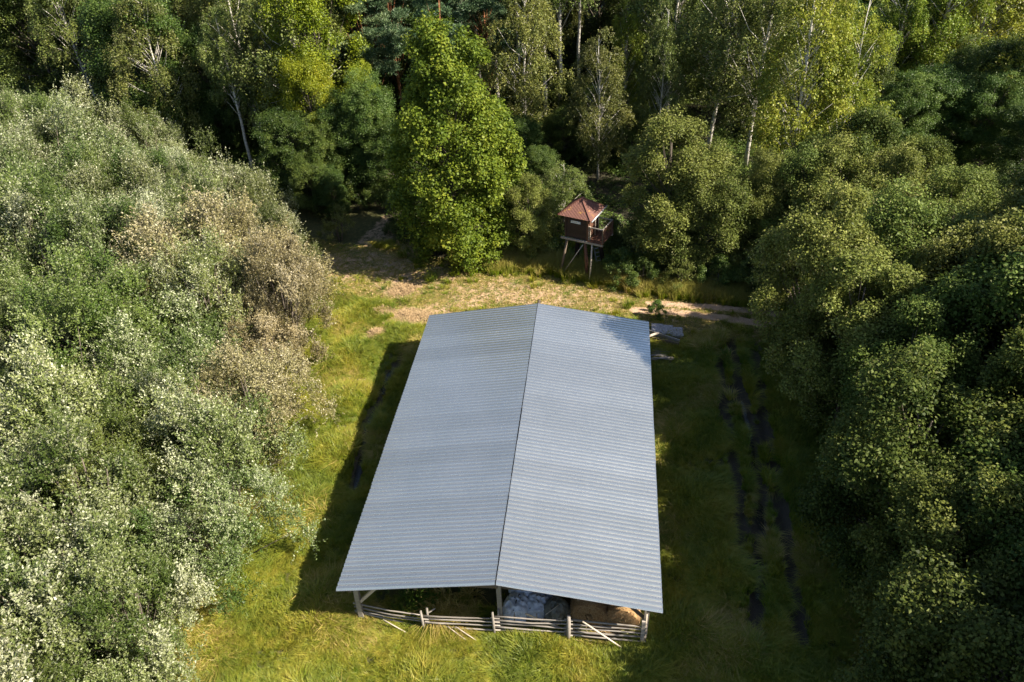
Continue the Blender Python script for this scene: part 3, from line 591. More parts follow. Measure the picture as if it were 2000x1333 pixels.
# ------------------------------------------------------------------ grass (points + geometry nodes)
SRC = bpy.data.collections.new('tuft_sources')          # never linked into the scene
def tuft(name, n, h, wd, bend, spread, mat, seed, seedhead=False, dirbias=0.):
    r = np.random.default_rng(seed); a = r.uniform(0, 6.28, n); rad = spread*np.sqrt(r.random(n)); B = np.stack([rad*np.cos(a), rad*np.sin(a), np.full(n, -.03)], 1)
    L = h*r.uniform(.5, 1.15, n); aa = a+r.normal(size=n)*.8; o = np.stack([np.cos(aa), np.sin(aa), np.zeros(n)], 1)*bend*r.uniform(.4, 1.3, n)[:, None]+np.array([dirbias, 0, 0])
    S = unit(np.cross(o+[1e-3, 0, 0], [0, 0, 1])+r.normal(size=(n, 3))*.5*[1, 1, 0])*wd*r.uniform(.7, 1.4, n)[:, None]*.5
    V = []; up1 = np.array([0, 0, 1.])
    p0 = B; p1 = B+(up1*.55+o*.22)*L[:, None]; p2 = B+(up1*(.95-.35*np.minimum(1, np.linalg.norm(o, axis=1)))[:, None]+o*.75)*L[:, None]
    V = np.stack([p0-S, p0+S, p1+S*.9, p1-S*.9, p2, p2+S*.1], 1).reshape(-1, 3)
    b = np.arange(n)[:, None]*6; Fq = np.concatenate([b+[0, 1, 2, 3], b+[3, 2, 5, 4]], 1).reshape(-1, 4)
    t = np.repeat(r.random(n), 2); tip = np.tile([0., 1.], n)
    me = mesh_np(name, V, Fq, mat, False, {'tint': ('FACE', t), 'tip': ('FACE', tip if not seedhead else tip*2)})
    ob = bpy.data.objects.new(name, me); return ob
def coll(name, obs):
    c = bpy.data.collections.new(name)
    for o in obs: c.objects.link(o)
    return c
def scatter(name, label, pts, rotz, scale, tilt, collection, ncol):
    n = len(pts); me = bpy.data.meshes.new(name); me.vertices.add(n); me.vertices.foreach_set('co', np.asarray(pts, np.float32).ravel())
    a = me.attributes.new('rot', 'FLOAT_VECTOR', 'POINT'); a.data.foreach_set('vector', np.stack([tilt*0, tilt, rotz], 1).astype(np.float32).ravel())
    a = me.attributes.new('scl', 'FLOAT', 'POINT'); a.data.foreach_set('value', np.asarray(scale, np.float32))
    a = me.attributes.new('idx', 'INT', 'POINT'); a.data.foreach_set('value', rng.integers(0, ncol, n).astype(np.int32))
    ng = bpy.data.node_groups.new(name, 'GeometryNodeTree'); ng.interface.new_socket('Geometry', in_out='INPUT', socket_type='NodeSocketGeometry'); ng.interface.new_socket('Geometry', in_out='OUTPUT', socket_type='NodeSocketGeometry')
    N_ = ng.nodes; L = ng.links; gi = N_.new('NodeGroupInput'); go = N_.new('NodeGroupOutput'); m2p = N_.new('GeometryNodeMeshToPoints'); ip = N_.new('GeometryNodeInstanceOnPoints'); ci = N_.new('GeometryNodeCollectionInfo')
    ci.inputs['Collection'].default_value = collection; ci.inputs['Separate Children'].default_value = True; ci.inputs['Reset Children'].default_value = True
    def na(nm, ty):
        q = N_.new('GeometryNodeInputNamedAttribute'); q.data_type = ty; q.inputs['Name'].default_value = nm; return [o for o in q.outputs if o.enabled and o.name == 'Attribute'][0]
    L.new(gi.outputs[0], m2p.inputs['Mesh']); L.new(m2p.outputs[0], ip.inputs['Points']); L.new(ci.outputs[0], ip.inputs['Instance']); ip.inputs['Pick Instance'].default_value = True
    L.new(na('idx', 'INT'), ip.inputs['Instance Index']); L.new(na('rot', 'FLOAT_VECTOR'), ip.inputs['Rotation']); L.new(na('scl', 'FLOAT'), ip.inputs['Scale']); L.new(ip.outputs[0], go.inputs[0])
    o = mobj(name, me); md = o.modifiers.new('scatter', 'NODES'); md.node_group = ng
    return put(o, label, None, kind='stuff')
lush = coll('tufts_meadow', [tuft(f'tuft_a{i}', 78, .46, .014, [.5, .8, 1.1, 1.3][i % 4], .17, M['grass'], 70+i, dirbias=[.1, .4, .7, .9][i % 4]) for i in range(6)])
short = coll('tufts_short', [tuft(f'tuft_b{i}', 34, .10, .016, 1., .13, M['grass_dry'] if i % 2 else M['grass'], 90+i) for i in range(4)])
seedy = coll('tufts_seed', [tuft(f'tuft_c{i}', 40, .85, .02, .35, .16, M['grass_seed'] if i < 2 else M['grass'], 95+i, seedhead=True, dirbias=.15) for i in range(4)])
gold = coll('tufts_gold', [tuft(f'tuft_d{i}', 40, .5, .02, 1.2, .2, M['grass_dry'], 105+i, dirbias=.8) for i in range(3)])
n = 60000; x = rng.uniform(-13.5, 17, n); y = rng.uniform(9, 48, n); f = fields(x, y)
keep = np.ones(n, bool)
pv = (1-.92*np.exp(-(f['dr']/.36)**4))*(1-ss(f['wood'], .5, .95)*.75)*(1-ss(f['mud'], .3, .6))*(1-ss(f['sand'], .35, .6)*.9)*(1-f['ins'])*(1-ss(f['turf'], .3, .6)*.97)
sp_ = gp(1305, 655); pv = pv*(1-.93*((np.abs(x-sp_[0]+.2) < 1.5) & (np.abs(y-sp_[1]) < .95)))
k = rng.random(n) < pv*.98
x, y = x[k], y[k]; f = {a: b_[k] for a, b_ in f.items()}; z = gz(x, y, f)
ang = 3.2*np.pi*vnoise(x, y, .8, 31)+rng.normal(size=len(x))*.8; hs = (.45+1.0*vnoise(x, y, 1.3, 33))*rng.uniform(.7, 1.25, len(x))
inb = ss(5.4-np.abs(f['ub']), 0, .4)*ss(f['vb'], .4, 1.0)*ss(17-f['vb'], 0, .4)
scatter('meadow_grass', 'long wind-laid green and golden meadow grass around the barn', np.stack([x, y, z], 1), ang, hs*(1-.45*inb), rng.uniform(-.1, .35, len(x)), lush, 6)

k = (vnoise(x, y, .8, 41) > .66) & (f['wood'] < .5) & (rng.random(len(x)) < .45)
scatter('dry_grass', 'straw coloured dry grass patches in the meadow', np.stack([x[k], y[k], z[k]], 1), ang[k], hs[k]*.95, rng.uniform(0, .3, k.sum()), gold, 3)
n = 42000; x = rng.uniform(-14, 24, n); y = rng.uniform(32, 52, n); f = fields(x, y); k = (rng.random(n) < ss(f['turf'], .3, .6)*(1-ss(f['sand'], .5, .7)*.9)*(1-f['ins'])*(1-ss(f['wood'], .8, 1)))
x, y = x[k], y[k]; z = gz(x, y)
scatter('track_turf', 'short trodden dry turf on the sandy track', np.stack([x, y, z], 1), rng.uniform(0, 6.28, len(x)), rng.uniform(.5, 1.3, len(x)), rng.uniform(-.2, .2, len(x)), short, 4)

n = 9000; t = rng.uniform(0, 1, n); x = np.interp(t, [0, 1], [-3.5, 19]); ed = np.interp(x, [p[0] for p in WOOD_EDGE], [p[1] for p in WOOD_EDGE]); y = ed-.45+rng.normal(size=n)*.5; f = fields(x, y); k = (f['sand'] < .3); x, y = x[k], y[k]
scatter('verge_grass', 'tall reddish seed-head grass along the verge below the lookout hut', np.stack([x, y, gz(x, y)], 1), rng.uniform(0, 6.28, len(x)), rng.uniform(.55, 1.15, len(x)), rng.uniform(-.15, .15, len(x)), seedy, 4)
def clumpmesh(name, n_, R_, h, ls, mat, seed):
    r = np.random.default_rng(seed); a = r.uniform(0, 6.28, n_); q = np.sqrt(r.random(n_)); lump = .5+.5*np.sin(a*2+seed)*np.cos(q*5+seed); P0 = np.stack([R_*q*np.cos(a), R_*q*np.sin(a), h*(1-q**2*.7)*lump*r.uniform(.3, 1.1, n_)+.03], 1)
    N = unit(rnd_dir(n_, r)*.6+[0, 0, 1]); D = unit(rnd_dir(n_, r)*[1, 1, .4]); l = ls*r.uniform(.6, 1.4, n_); V, Fc = quads(P0, D, N, l, l*.6)
    return bpy.data.objects.new(name, mesh_np(name, V, Fc, mat, False, {'tint': ('FACE', r.random(n_)), 'clump': ('FACE', np.clip(lump*.6+r.random(n_)*.4, 0, 1))}))
under = coll('undergrowth_sources', [clumpmesh(f'under_{i}', 420, .9, .8, .12, M['leafy'], 200+i) for i in range(4)])
n = 15000; x = rng.uniform(-60, 62, n); y = rng.uniform(8, 105, n); f = fields(x, y); k = rng.random(n) < ss(f['wood'], .5, .9)*(.25+.75*vnoise(x, y, .4, 61)); x, y = x[k], y[k]
scatter('forest_undergrowth', 'dark leafy undergrowth covering the forest floor', np.stack([x, y, gz(x, y)], 1), rng.uniform(0, 6.28, len(x)), rng.uniform(.5, 1.5, len(x)), rng.uniform(-.1, .1, len(x)), under, 4)
# straw and leaf specks on the track
n = 26000; x = rng.uniform(-12, 14, n); y = rng.uniform(33, 48, n); f = fields(x, y); k = rng.random(n) < (ss(f['turf'], .3, .7)*.6+.4*ss(f['sand'], .3, .6))*(vnoise(x, y, 1.1, 77)**1.5*.8+.08); x, y = x[k], y[k]
Pb = np.stack([x, y, gz(x, y)+.05+rng.random(len(x))*.05], 1); D = unit(rnd_dir(len(x))*[1, 1, .25]); N = unit(rnd_dir(len(x))*.4+[0, 0, 1]); l = rng.uniform(.05, .13, len(x)); V, Fc = quads(Pb, D, N, l, l*.5)
put(mobj('straw_litter', mesh_np('straw_litter', V, Fc, M['straw'])), 'pale straw bits and dry leaves strewn over the track', None, kind='stuff')
def straw_heap(c, R, h, n, lab, mat=None, name='straw_heap'):
    r = np.random.default_rng(int(abs(c[0]*100))+n); a = r.uniform(0, 6.28, n); q = np.sqrt(r.random(n)); lump = .6+.5*np.sin(a*3+c[0])*.5
    P0 = np.stack([c[0]+R*q*np.cos(a)*(1+.25*np.sin(a*2)), c[1]+R*.8*q*np.sin(a), (1-q**2)*h*lump+.02+r.random(n)*.03], 1); D = unit(rnd_dir(n, r)*[1, 1, .35]); N = unit(rnd_dir(n, r)*.5+[0, 0, 1])
    V, Fc = quads(P0-[c[0], c[1], 0], D, N, r.uniform(.1, .3, n), r.uniform(.012, .03, n))
    return put(mobj(name, mesh_np(name, V, Fc, mat or M['straw']), loc=(c[0], c[1], 0)), lab, 'straw heap', 'straw heaps beside the barn')
for (px, py, R_, h, lab) in ((745, 612, .7, .35, 'brown straw heap in the grass left of the barn, largest of four'), (735, 652, .38, .3, 'small pale straw clump between two others left of the barn'), (722, 664, .3, .18, 'smallest straw clump nearest the barn shadow'), (800, 622, 1.2, .22, 'spread of pale straw against the rear left roof corner'), (788, 566, .8, .12, 'flattened golden straw patch on the track left of the barn')):
    straw_heap(gp(px, py), R_, h, int(2600*R_)+500, lab)

# ------------------------------------------------------------------ barn
WL, WR, BL, EH, HD, OV = 5.687, 5.624, 17.333, 2.431, .918, .70
barn = empty('barn', tuple(BO), BA, 'open pole barn with blue-grey corrugated metal gable roof', 'barn')
PER = .207; NP = 5; SW = PER*NP; NS = int(round(BL/SW)); SW = BL/NS; PER = SW/NP
def sheet(W, sgn):
    """corrugated sheet: profile along v, extruded down the slope; local x runs down-slope from the ridge"""
    L = math.hypot(W, HD); prof = []
    for p_ in range(NP):
        b0 = p_*PER
        prof += [(b0, .0), (b0+.030, 0), (b0+.070, .060), (b0+PER-.036, .060)]
    prof += [(NP*PER, 0), (NP*PER+.03, 0)]
    n_ = len(prof); sl = math.atan2(HD, W); V = []; segs = 7; t_ = .004
    for q in range(segs):
        d = L*q/(segs-1); sag = -.006*math.sin(math.pi*q/(segs-1)*3)
        for lay in (0, -t_):
            for (vv, zz) in prof: V.append((sgn*(.012+d*math.cos(sl)), vv, -d*math.sin(sl)+zz+lay+sag))
    Fs = []; S_ = 2*n_
    for q in range(segs-1):
        for i in range(n_-1):
            a = q*S_+i; Fs.append((a, a+S_, a+S_+1, a+1) if sgn > 0 else (a, a+1, a+S_+1, a+S_)); b = a+n_; Fs.append((b, b+1, b+S_+1, b+S_) if sgn > 0 else (b, b+S_, b+S_+1, b+1))
        for i in (0, n_-1):
            a = q*S_+i; Fs.append((a, a+n_, a+n_+S_, a+S_))
    for q in (0, segs-1):
        for i in range(n_-1): a = q*S_+i; Fs.append((a, a+1, a+1+n_, a+n_))
    me = bpy.data.meshes.new('roof_sheet'); me.from_pydata(V, [], Fs); me.update(); me.materials.append(M['roof']); return me
shL, shR = sheet(WL, -1), sheet(WR, 1)
for i in range(NS):
    for me_, sg in ((shL, -1), (shR, 1)):
        o = mobj('roof_sheet', me_, barn, (sg*random.uniform(0, .012), i*SW, EH+HD+.006*(i % 2)+random.uniform(0, .002)), (0, random.uniform(-.0006, .0006), random.uniform(-.0008, .0008)))
sl = math.atan2(HD, WR)
mb = MB(); mb.tube([(0, .05, EH+HD-.17), (0.02, BL*.5, EH+HD-.16), (.03, BL+.42, EH+HD-.10)], .085, 8); mb.obj('ridge_beam', M['brown_wood'], barn, True)
def rz_(u_): return EH+HD-abs(u_)*HD/WR
for u_ in (-WL+.45, -WL*.5, WR*.5, WR-.45):
    mb = MB(); mb.beam((u_, .06, rz_(u_)-.10), (u_, BL-.1, rz_(u_)-.10), .10, .14); mb.obj('purlin', M['brown_wood'], barn)
for k_ in range(6):
    v_ = OV+k_*(BL-2*OV)/5
    for sg, W_ in ((-1, WL), (1, WR)):
        mb = MB(); mb.beam((sg*.04, v_, EH+HD-.30), (sg*(W_-.2), v_, rz_(W_-.2)-.24), .07, .16); mb.obj('rafter', M['grey_wood'], barn)
for k_ in range(6):
    v_ = OV+k_*(BL-2*OV)/5-.09
    for u_ in (-WL+.42, -.02, WR-.46):
        mb = MB(); ww = .16 if u_ > -5 else .17; mb.beam((u_, v_, -.2), (u_+(.0 if k_ else .02), v_, rz_(u_)-.22), ww, ww*.95); mb.obj('post', M['grey_wood'], barn)
mb = MB(); mb.beam((-WL+.5, OV-.1, 1.1), (-WL+1.65, OV+.0, rz_(-WL+1.65)-.25), .07, .12); o = mb.obj('brace', M['pale_wood'], barn)
mb = MB(); mb.beam((-WL+.45, OV+.1, 2.15), (-WL+1.3, OV+1.3, 1.75), .06, .14); mb.obj('brace', M['grey_wood'], barn)
mb = MB(); mb.beam((WR-.5, OV-.02, 1.15), (WR-1.6, OV, rz_(WR-1.6)-.25), .07, .11); mb.obj('brace', M['brown_wood'], barn)
for v_ in (OV+.2, BL-OV):
    mb = MB(); mb.beam((-WL+.3, v_, EH-.35), (WR-.3, v_, EH-.33), .08, .14); mb.obj('tie_beam', M['brown_wood'], barn)

# rail fence across the front
fence = empty('rail_fence', tuple(BO), BA, 'weathered grey pole rail fence closing the front end of the barn', 'fence')
FV = .42
FP = [(-5.35, 1.02, FV+.25), (-2.78, .95, FV-.02), (-.16, 1.12, FV), (2.46, 1.30, FV-.03), (5.06, 1.28, FV-.02)]
def rail(p, q, r_=.035, sag=.03, mat='grey_wood', name='rail', par=fence):
    p, q = Vector(p), Vector(q); m_ = (p+q)/2+Vector((0, random.uniform(-.02, .02), -sag+random.uniform(-.02, .02)))
    mb = MB(); mb.tube([p, (p*.75+q*.25)+Vector((0, 0, -sag*.7)), m_, (p*.25+q*.75)+Vector((0, 0, -sag*.7)), q], [r_*1.15, r_*1.05, r_, r_*.9, r_*.8], 7)
    return mb.obj(name, M[mat], par, True)
for i, (u_, h_, v_) in enumerate(FP):
    if i == 4: 
        mb = MB(); mb.beam((u_, v_-.02, -.2), (u_+.02, v_-.02, 1.42), .13, .12); mb.obj('post', M['grey_wood'], fence)
        mb = MB(); mb.tube([(u_+.12, v_, -.1), (u_+.10, v_, 1.75)], .03); mb.obj('post', M['pale_wood'], fence, True); continue
    for dx in ((0,) if i in (0,) else (-.07, .07) if i != 3 else (0,)):
        mb = MB(); mb.tube([(u_+dx, v_-.08*(dx <= 0)+.08*(dx > 0), -.2), (u_+dx*1.2, v_-.08*(dx <= 0)+.08*(dx > 0), .5), (u_+dx*1.4+.01, v_-.08*(dx <= 0)+.08*(dx > 0), h_+.22)], [.055, .05, .042] if i != 3 else [.08, .075, .07], 8)
        mb.obj('post', M['grey_wood'], fence, True)
for s_, nr in ((0, 5), (1, 5), (2, 6), (3, 6)):
    a, b_ = FP[s_], FP[s_+1]
    for k_ in range(nr):
        f_ = (k_+.35)/nr; z0, z1 = a[1]*f_+random.uniform(-.03, .03), b_[1]*f_+random.uniform(-.03, .03)
        v0, v1 = a[2]-.02, b_[2]-.02
        if s_ == 0 and k_ == 1: z0 += .1; z1 -= .1
        rail((a[0]-.15, v0+.03*(k_ % 2), z0), (b_[0]+.15, v1-.03*(k_ % 2), z1), random.uniform(.028, .042), random.uniform(.0, .05) if s_ > 0 else random.uniform(.02, .09))
    if s_ == 0: rail((a[0], a[2]+.1, .12), (a[0]+1.2, a[2]-.1, .1), .03, 0)
# diagonal gate boards behind the middle section
for (p, q) in (((.35, FV+.14, .15), (2.2, FV+.16, .95)), ((.9, FV+.18, 1.05), (2.35, FV+.2, .2)), ((.5, FV+.13, .3), (.5, FV+.13, 1.1)), ((1.3, FV+.22, .1), (1.3, FV+.22, 1.0))):
    mb = MB(); mb.beam(p, q, .03, .085); mb.obj('gate_board', M['pale_wood'] if p[0] == .9 else M['grey_wood'], fence)
def pole(pa, pb, r_, lab, mat='pale_wood', nm='pole'):
    A = BO+bu*pa[0]+bv*pa[1]+np.array([0, 0, pa[2]]); B = BO+bu*pb[0]+bv*pb[1]+np.array([0, 0, pb[2]]); C_ = (A+B)/2
    mb = MB(); mb.tube([A-C_, (A-C_)*.3, (B-C_)*.4, B-C_], [r_*1.1, r_, r_*.95, r_*.8], 7); o = mb.obj(nm, M[mat], None, True, loc=tuple(C_)); return put(o, lab, 'pole')
pole((2.95, .30, 1.25), (4.5, .08, .06), .03, 'long pale pole leaning across the right end of the rail fence')
pole((-4.35, .35, .45), (-3.2, -.0, .08), .022, 'pale pole leaning on the left end of the rail fence')
pole((-1.65, .3, .42), (-.85, -.0, .1), .02, 'right one of two pale poles leaning left of the centre post')
pole((-1.95, .3, .40), (-1.25, -.0, .1), .02, 'left one of two pale poles leaning left of the centre post')
pole((-2.7, .5, .8), (-2.4, .6, 1.0), .035, 'short broken pole tip sticking up behind the fence joint', 'grey_wood')

# hay bales under the roof
def bale(u_, v_, r_, ln, lab, seed, upright=False):
    r = np.random.default_rng(seed); c = BO+bu*u_+bv*v_; k = 40; rings = [(-.5, .80), (-.5, .55), (-.5, .25)][::-1]+[(-.49, .93), (-.45, 1.), (-.2, 1.02), (0, 1.01), (.2, 1.02), (.45, 1.0), (.49, .93), (.5, .8), (.5, .5), (.5, .25)]
    V = []; 
    for (t, q) in rings:
        for j in range(k):
            a = 2*math.pi*j/k; nz = 1+.04*math.sin(a*5+seed+t*7)+.035*r.normal(); V.append((t*ln, math.cos(a)*r_*q*nz, math.sin(a)*r_*q*nz))
    Fs = [(i*k+j, i*k+(j+1) % k, (i+1)*k+(j+1) % k, (i+1)*k+j) for i in range(len(rings)-1) for j in range(k)]+[tuple(range(k)), tuple(range((len(rings)-1)*k, len(rings)*k))[::-1]]
    e = empty('hay_bale', (c[0], c[1], ln/2-.02 if upright else r_-.02), BA+math.pi/2+r.uniform(-.2, .2), lab, 'hay bale', 'round hay bales under the barn roof')
    if upright: e.rotation_euler = (0, math.pi/2, e.rotation_euler.z)
    me = bpy.data.meshes.new('hay_roll'); me.from_pydata(V, [], Fs); me.update(); me.materials.append(M['hay']); me.polygons.foreach_set('use_smooth', np.ones(len(me.polygons), bool)); mobj('hay_roll', me, e)
    n_ = 2200; a = r.uniform(0, 6.28, n_); t = r.uniform(-.5, .5, n_); end = r.random(n_) < .5; q = np.where(end, np.sqrt(r.random(n_)), 1.01); t = np.where(end, np.sign(t)*.5, t)
    P0 = np.stack([t*ln, np.cos(a)*r_*q, np.sin(a)*r_*q], 1); No = np.where(end[:, None], np.stack([np.sign(t), 0*a, 0*a], 1), np.stack([0*a, np.cos(a), np.sin(a)], 1)); D = unit(np.cross(No, rnd_dir(n_, r))+No*.25)
    V2, F2 = quads(P0, D, No, r.uniform(.08, .25, n_), r.uniform(.008, .02, n_)); mobj('loose_stalk', mesh_np('loose_stalk', V2, F2, M['straw']), e)['kind'] = 'stuff'
bale(3.17, 1.55, .64, 1.15, 'shaded round bale beside the grey tarp bag behind the fence', 1)
bale(4.42, 1.45, .60, 1.1, 'sunlit round bale in the right front corner under the roof', 2)
bale(-.75, 3.0, .74, 1.2, 'round bale deep behind the centre post', 3)
bale(.45, 4.1, .70, 1.2, 'round bale behind the heap of woven bulk bags', 4)
bale(4.6, 2.9, .68, 1.1, 'round bale behind the sunlit corner bale', 5)
c = BO+bu*4.2+bv*.95; straw_heap(c, .9, .10, 2200, 'loose orange straw spilled on the ground inside the right fence end', name='straw_spill')
# leaves shining on the ground by the bale
for i, (u_, v_) in enumerate(((4.75, .85), (4.45, .6), (4.9, 1.25), (4.7, .6))):
    c = BO+bu*u_+bv*v_; mb = MB(); k = 9
    V = [(0, 0, .03)]+[(math.cos(6.28*j/k)*.11*(1+.25*math.sin(j*2.4)), math.sin(6.28*j/k)*.13*(1+.2*math.cos(j*1.7)), .0+.02*math.sin(j)) for j in range(k)]
    mb.add(V, [(0, 1+j, 1+(j+1) % k) for j in range(k)])
    o = mb.obj('burdock_leaf', M['leaf_y'], None, loc=(c[0], c[1], .28+.1*i), rot=(.3, .3, i)); put(o, ['broad pale yellow leaf lowest beside the right fence end', 'pale yellow leaf farthest left of four by the corner bale', 'pale yellow leaf closest to the corner post and bale', 'small pale yellow leaf between the others by the fence end'][i], 'leaf', 'pale yellow leaves by the corner bale')
# bulk bags
def bagobj(u_, v_, z_, sz, mat, lab, seed, straps=2):
    import bmesh
    from mathutils import noise as mn
    c = BO+bu*u_+bv*v_; bm = bmesh.new(); bmesh.ops.create_icosphere(bm, subdivisions=5, radius=1)
    for v in bm.verts:
        p = v.co.copy(); e = 3.2; s_ = (abs(p.x)**e+abs(p.y)**e+abs(p.z)**e)**(-1/e); p = p*s_
        q = p*1.3+Vector((seed, 0, 0)); rdg = 1-abs(mn.noise(q*1.1))*1.9; r2_ = 1-abs(mn.noise(q*2.6))*1.8; r3_ = 1-abs(mn.noise(q*6))*1.6
        p *= .80+.16*rdg+.11*r2_+.035*r3_
        if p.z > .1: p.x *= 1-.3*(p.z-.1); p.y *= 1-.3*(p.z-.1)
        v.co = Vector((p.x*sz[0], p.y*sz[1], max(p.z, -.75)*sz[2]))
    e = empty('bulk_bag', (c[0], c[1], z_), BA+seed, lab, 'bag', 'crumpled bags under the barn roof'); me = bpy.data.meshes.new('sack'); bm.to_mesh(me); bm.free(); me.polygons.foreach_set('use_smooth', np.ones(len(me.polygons), bool)); me.materials.append(mat); mobj('sack', me, e, (0, 0, sz[2]*.72))
    for k in range(straps):
        a = k*1.9+seed; mb = MB(); pts = []
        for q in range(9):
            t = q/8; rr = (1-2*t); pts.append((math.cos(a)*rr*sz[0]*.75, math.sin(a)*rr*sz[1]*.75, sz[2]*.72+sz[2]*(.62+.3*math.sin(math.pi*t))+.05*math.sin(q*2.1+seed)))
        mb.tube(pts, .022, 5); mb.obj('strap', M['strap'], e, True)
bagobj(.52, 1.30, 0, (.58, .52, .55), M['bag_white'], 'white-blue woven bulk bag nearest the fence beside the centre post', 1.3)
bagobj(1.22, 1.40, 0, (.5, .55, .52), M['bag_white'], 'white-blue woven bulk bag, second from the centre post', 2.7)
bagobj(.75, 2.2, .25, (.62, .55, .55), M['bag_white'], 'woven bulk bag on top at the back of the heap, left', 4.1)
bagobj(1.55, 2.3, .2, (.6, .5, .5), M['bag_white'], 'woven bulk bag at the back of the heap, right', 5.5)
bagobj(1.95, 1.25, 0, (.5, .45, .55), M['bag_olive'], 'olive grey tarp bag between the white bags and the bales', 7.2, 0)
pole((1.6, .75, .85), (2.1, 1.1, 1.05), .014, 'thin bent pale stick lying on the olive grey bag')
# clutter heap in the left bay, deep in shade
def clutter():
    e = empty('timber_pile', tuple(BO+bu*-2.6+bv*4.6), BA, 'pile of grey boards and battens in the shaded left bay of the barn', 'timber pile')
    for i in range(16):
        mb = MB(); a = random.uniform(-.5, .5); L = random.uniform(1.2, 2.6); cx, cy, cz = random.uniform(-1, 1), random.uniform(-.7, .7), .1+i*.05
        mb.beam((cx-L/2*math.cos(a), cy-L/2*math.sin(a), cz), (cx+L/2*math.cos(a), cy+L/2*math.sin(a), cz+random.uniform(-.1, .25)), random.uniform(.08, .18), .035); mb.obj('board', M['grey_wood'], e)
clutter()
# weeds inside the left bay
def weeds(cu, cv, R, h, n_, lab, seed, mat='weed'):
    r = np.random.default_rng(seed); c = BO+bu*cu+bv*cv; st = 110; sx = r.normal(size=st)*R*.5; sy = r.normal(size=st)*R*.4; hh = h*r.uniform(.4, 1.1, st)*np.exp(-(sx**2+sy**2)/R**2*.5); k = n_//st
    t = np.tile(np.linspace(.25, 1, k), st); P0 = np.stack([np.repeat(sx, k), np.repeat(sy, k), np.repeat(hh, k)*t], 1)+r.normal(size=(st*k, 3))*.03
    D = unit(rnd_dir(st*k, r)*[1, 1, .3]); N = unit(rnd_dir(st*k, r)*.4+[0, 0, 1]); l = r.uniform(.05, .11, st*k); V, Fc = quads(P0, D, N, l, l*.55)
    me = mesh_np('leaves', V, Fc, M[mat], False, {'tint': ('FACE', r.random(st*k)), 'clump': ('FACE', np.repeat(r.random(st), k))})
    e = empty('weed_clump', (c[0], c[1], 0), 0, lab, 'weeds'); mobj('leaves', me, e); mb = MB()
    for i in range(0, st, 2): mb.tube([(sx[i], sy[i], 0), (sx[i]*1.05, sy[i]*1.05, hh[i])], [.012, .006], 4)
    mb.obj('stem', M['leafy'], e)
weeds(-3.0, 1.4, .9, .75, 1900, 'bright leafy nettles behind the left part of the rail fence', 1)
weeds(-2.6, 2.8, 1.2, 1.15, 2400, 'tall leafy weeds in the shaded left bay under the roof', 2, 'leafy')
weeds(-4.2, 2.4, .8, .9, 1500, 'shaded weeds beside the left front post of the barn', 3, 'leafy')
weeds(-1.9, 3.6, 1.0, 1.0, 1500, 'weeds in front of the board pile under the roof', 4, 'leafy')
# ------------------------------------------------------------------ slabs, beams and sticks at the rear right corner
def at(px, py, z=0.): return gp(px, py, z)
for i, (px, py, lab) in enumerate(((1283, 647, 'mottled grey slab nearest the barn roof corner'), (1303, 650, 'middle one of three mottled grey slabs behind the barn'), (1322, 654, 'outermost mottled grey slab behind the barn corner'))):
    c = at(px, py); mb = MB(); mb.box((0, 0, .16), (.62, .85, .12), Matrix.Rotation(random.uniform(-.03, .03), 3, 'X')); put(mb.obj('slab', M['slab'], None, loc=tuple(c), rot=(0, .02, BA-.05+.04*i)), lab, 'slab', 'three grey slabs behind the barn corner')
def plank(p0, p1, z0, z1, w_, h_, lab, mat):
    a = at(*p0, z0); b_ = at(*p1, z1); c = (a+b_)/2; mb = MB(); mb.beam(a-c, b_-c, w_, h_); put(mb.obj('plank', M[mat], None, loc=tuple(c)), lab, 'plank')
plank((1240, 640), (1327, 668), .30, .26, .06, .28, 'long grey plank on edge behind the barn corner, farther of two', 'grey_wood')
plank((1240, 655), (1326, 675), .22, .20, .05, .30, 'long brown-grey plank on edge behind the barn corner, nearer of two', 'brown_wood')
plank((1255, 661), (1287, 650), .52, .55, .12, .05, 'short pale plank laid across the two long planks', 'pale_wood')
stk = empty('stick_pile', tuple(at(1285, 692)), 0, 'low pile of dark thin sticks against the barn right side near its rear', 'stick pile')
for i in range(14):
    mb = MB(); y_ = -.7+i*.1; L = random.uniform(.7, 1.15); mb.tube([(-L, y_+random.uniform(-.05, .05), .08+random.uniform(0, .12)), (0, y_, .14+random.uniform(0, .1)), (L*.7, y_+random.uniform(-.08, .08), .08)], .022, 5); mb.obj('stick', M['grey_wood'], stk, True)
# ------------------------------------------------------------------ lookout hut
TY = math.radians(-30); tc = np.array([4.5, 43.2, 0.])
hut = empty('lookout_hut', tuple(tc), TY, 'small raised wooden hunting lookout with red-brown pyramid roof on leaning legs', 'lookout hut')
PZ = 2.60; cw = .70                                        # platform height, half cabin width
def part(mb, name, mat, par=hut, smooth=False): return mb.obj(name, M[mat], par, smooth)
for i in range(12):                                       # wall boards all round, one course per child
    z = PZ+.09+i*.134
    for (c, d) in (((0, -cw, z), (2*cw+.04, .035, .137)), ((-cw, 0, z), (.035, 2*cw-.06, .127))):
        mb = MB(); mb.box(c, (d[0], d[1], d[2])); part(mb, 'wall_board', 'dark_wood')
    mb = MB(); mb.box((0, cw, z), (2*cw+.04, .035, .127)); part(mb, 'wall_board', 'dark_wood')
    mb = MB(); mb.box((cw, .1, z), (.035, 2*cw-.26, .127)); part(mb, 'wall_board', 'red_wood')
for sx in (-1, 1):
    for sy in (-1, 1):
        mb = MB(); mb.box((sx*(cw+.01), sy*(cw+.012), PZ+.84), (.11, .10, 1.70)); part(mb, 'corner_post', 'red_wood' if sx > 0 else 'dark_wood')
mb = MB(); mb.box((-.05, -cw-.03, PZ+1.27), (.62, .03, .28)); wn = part(mb, 'window', 'dark_wood')
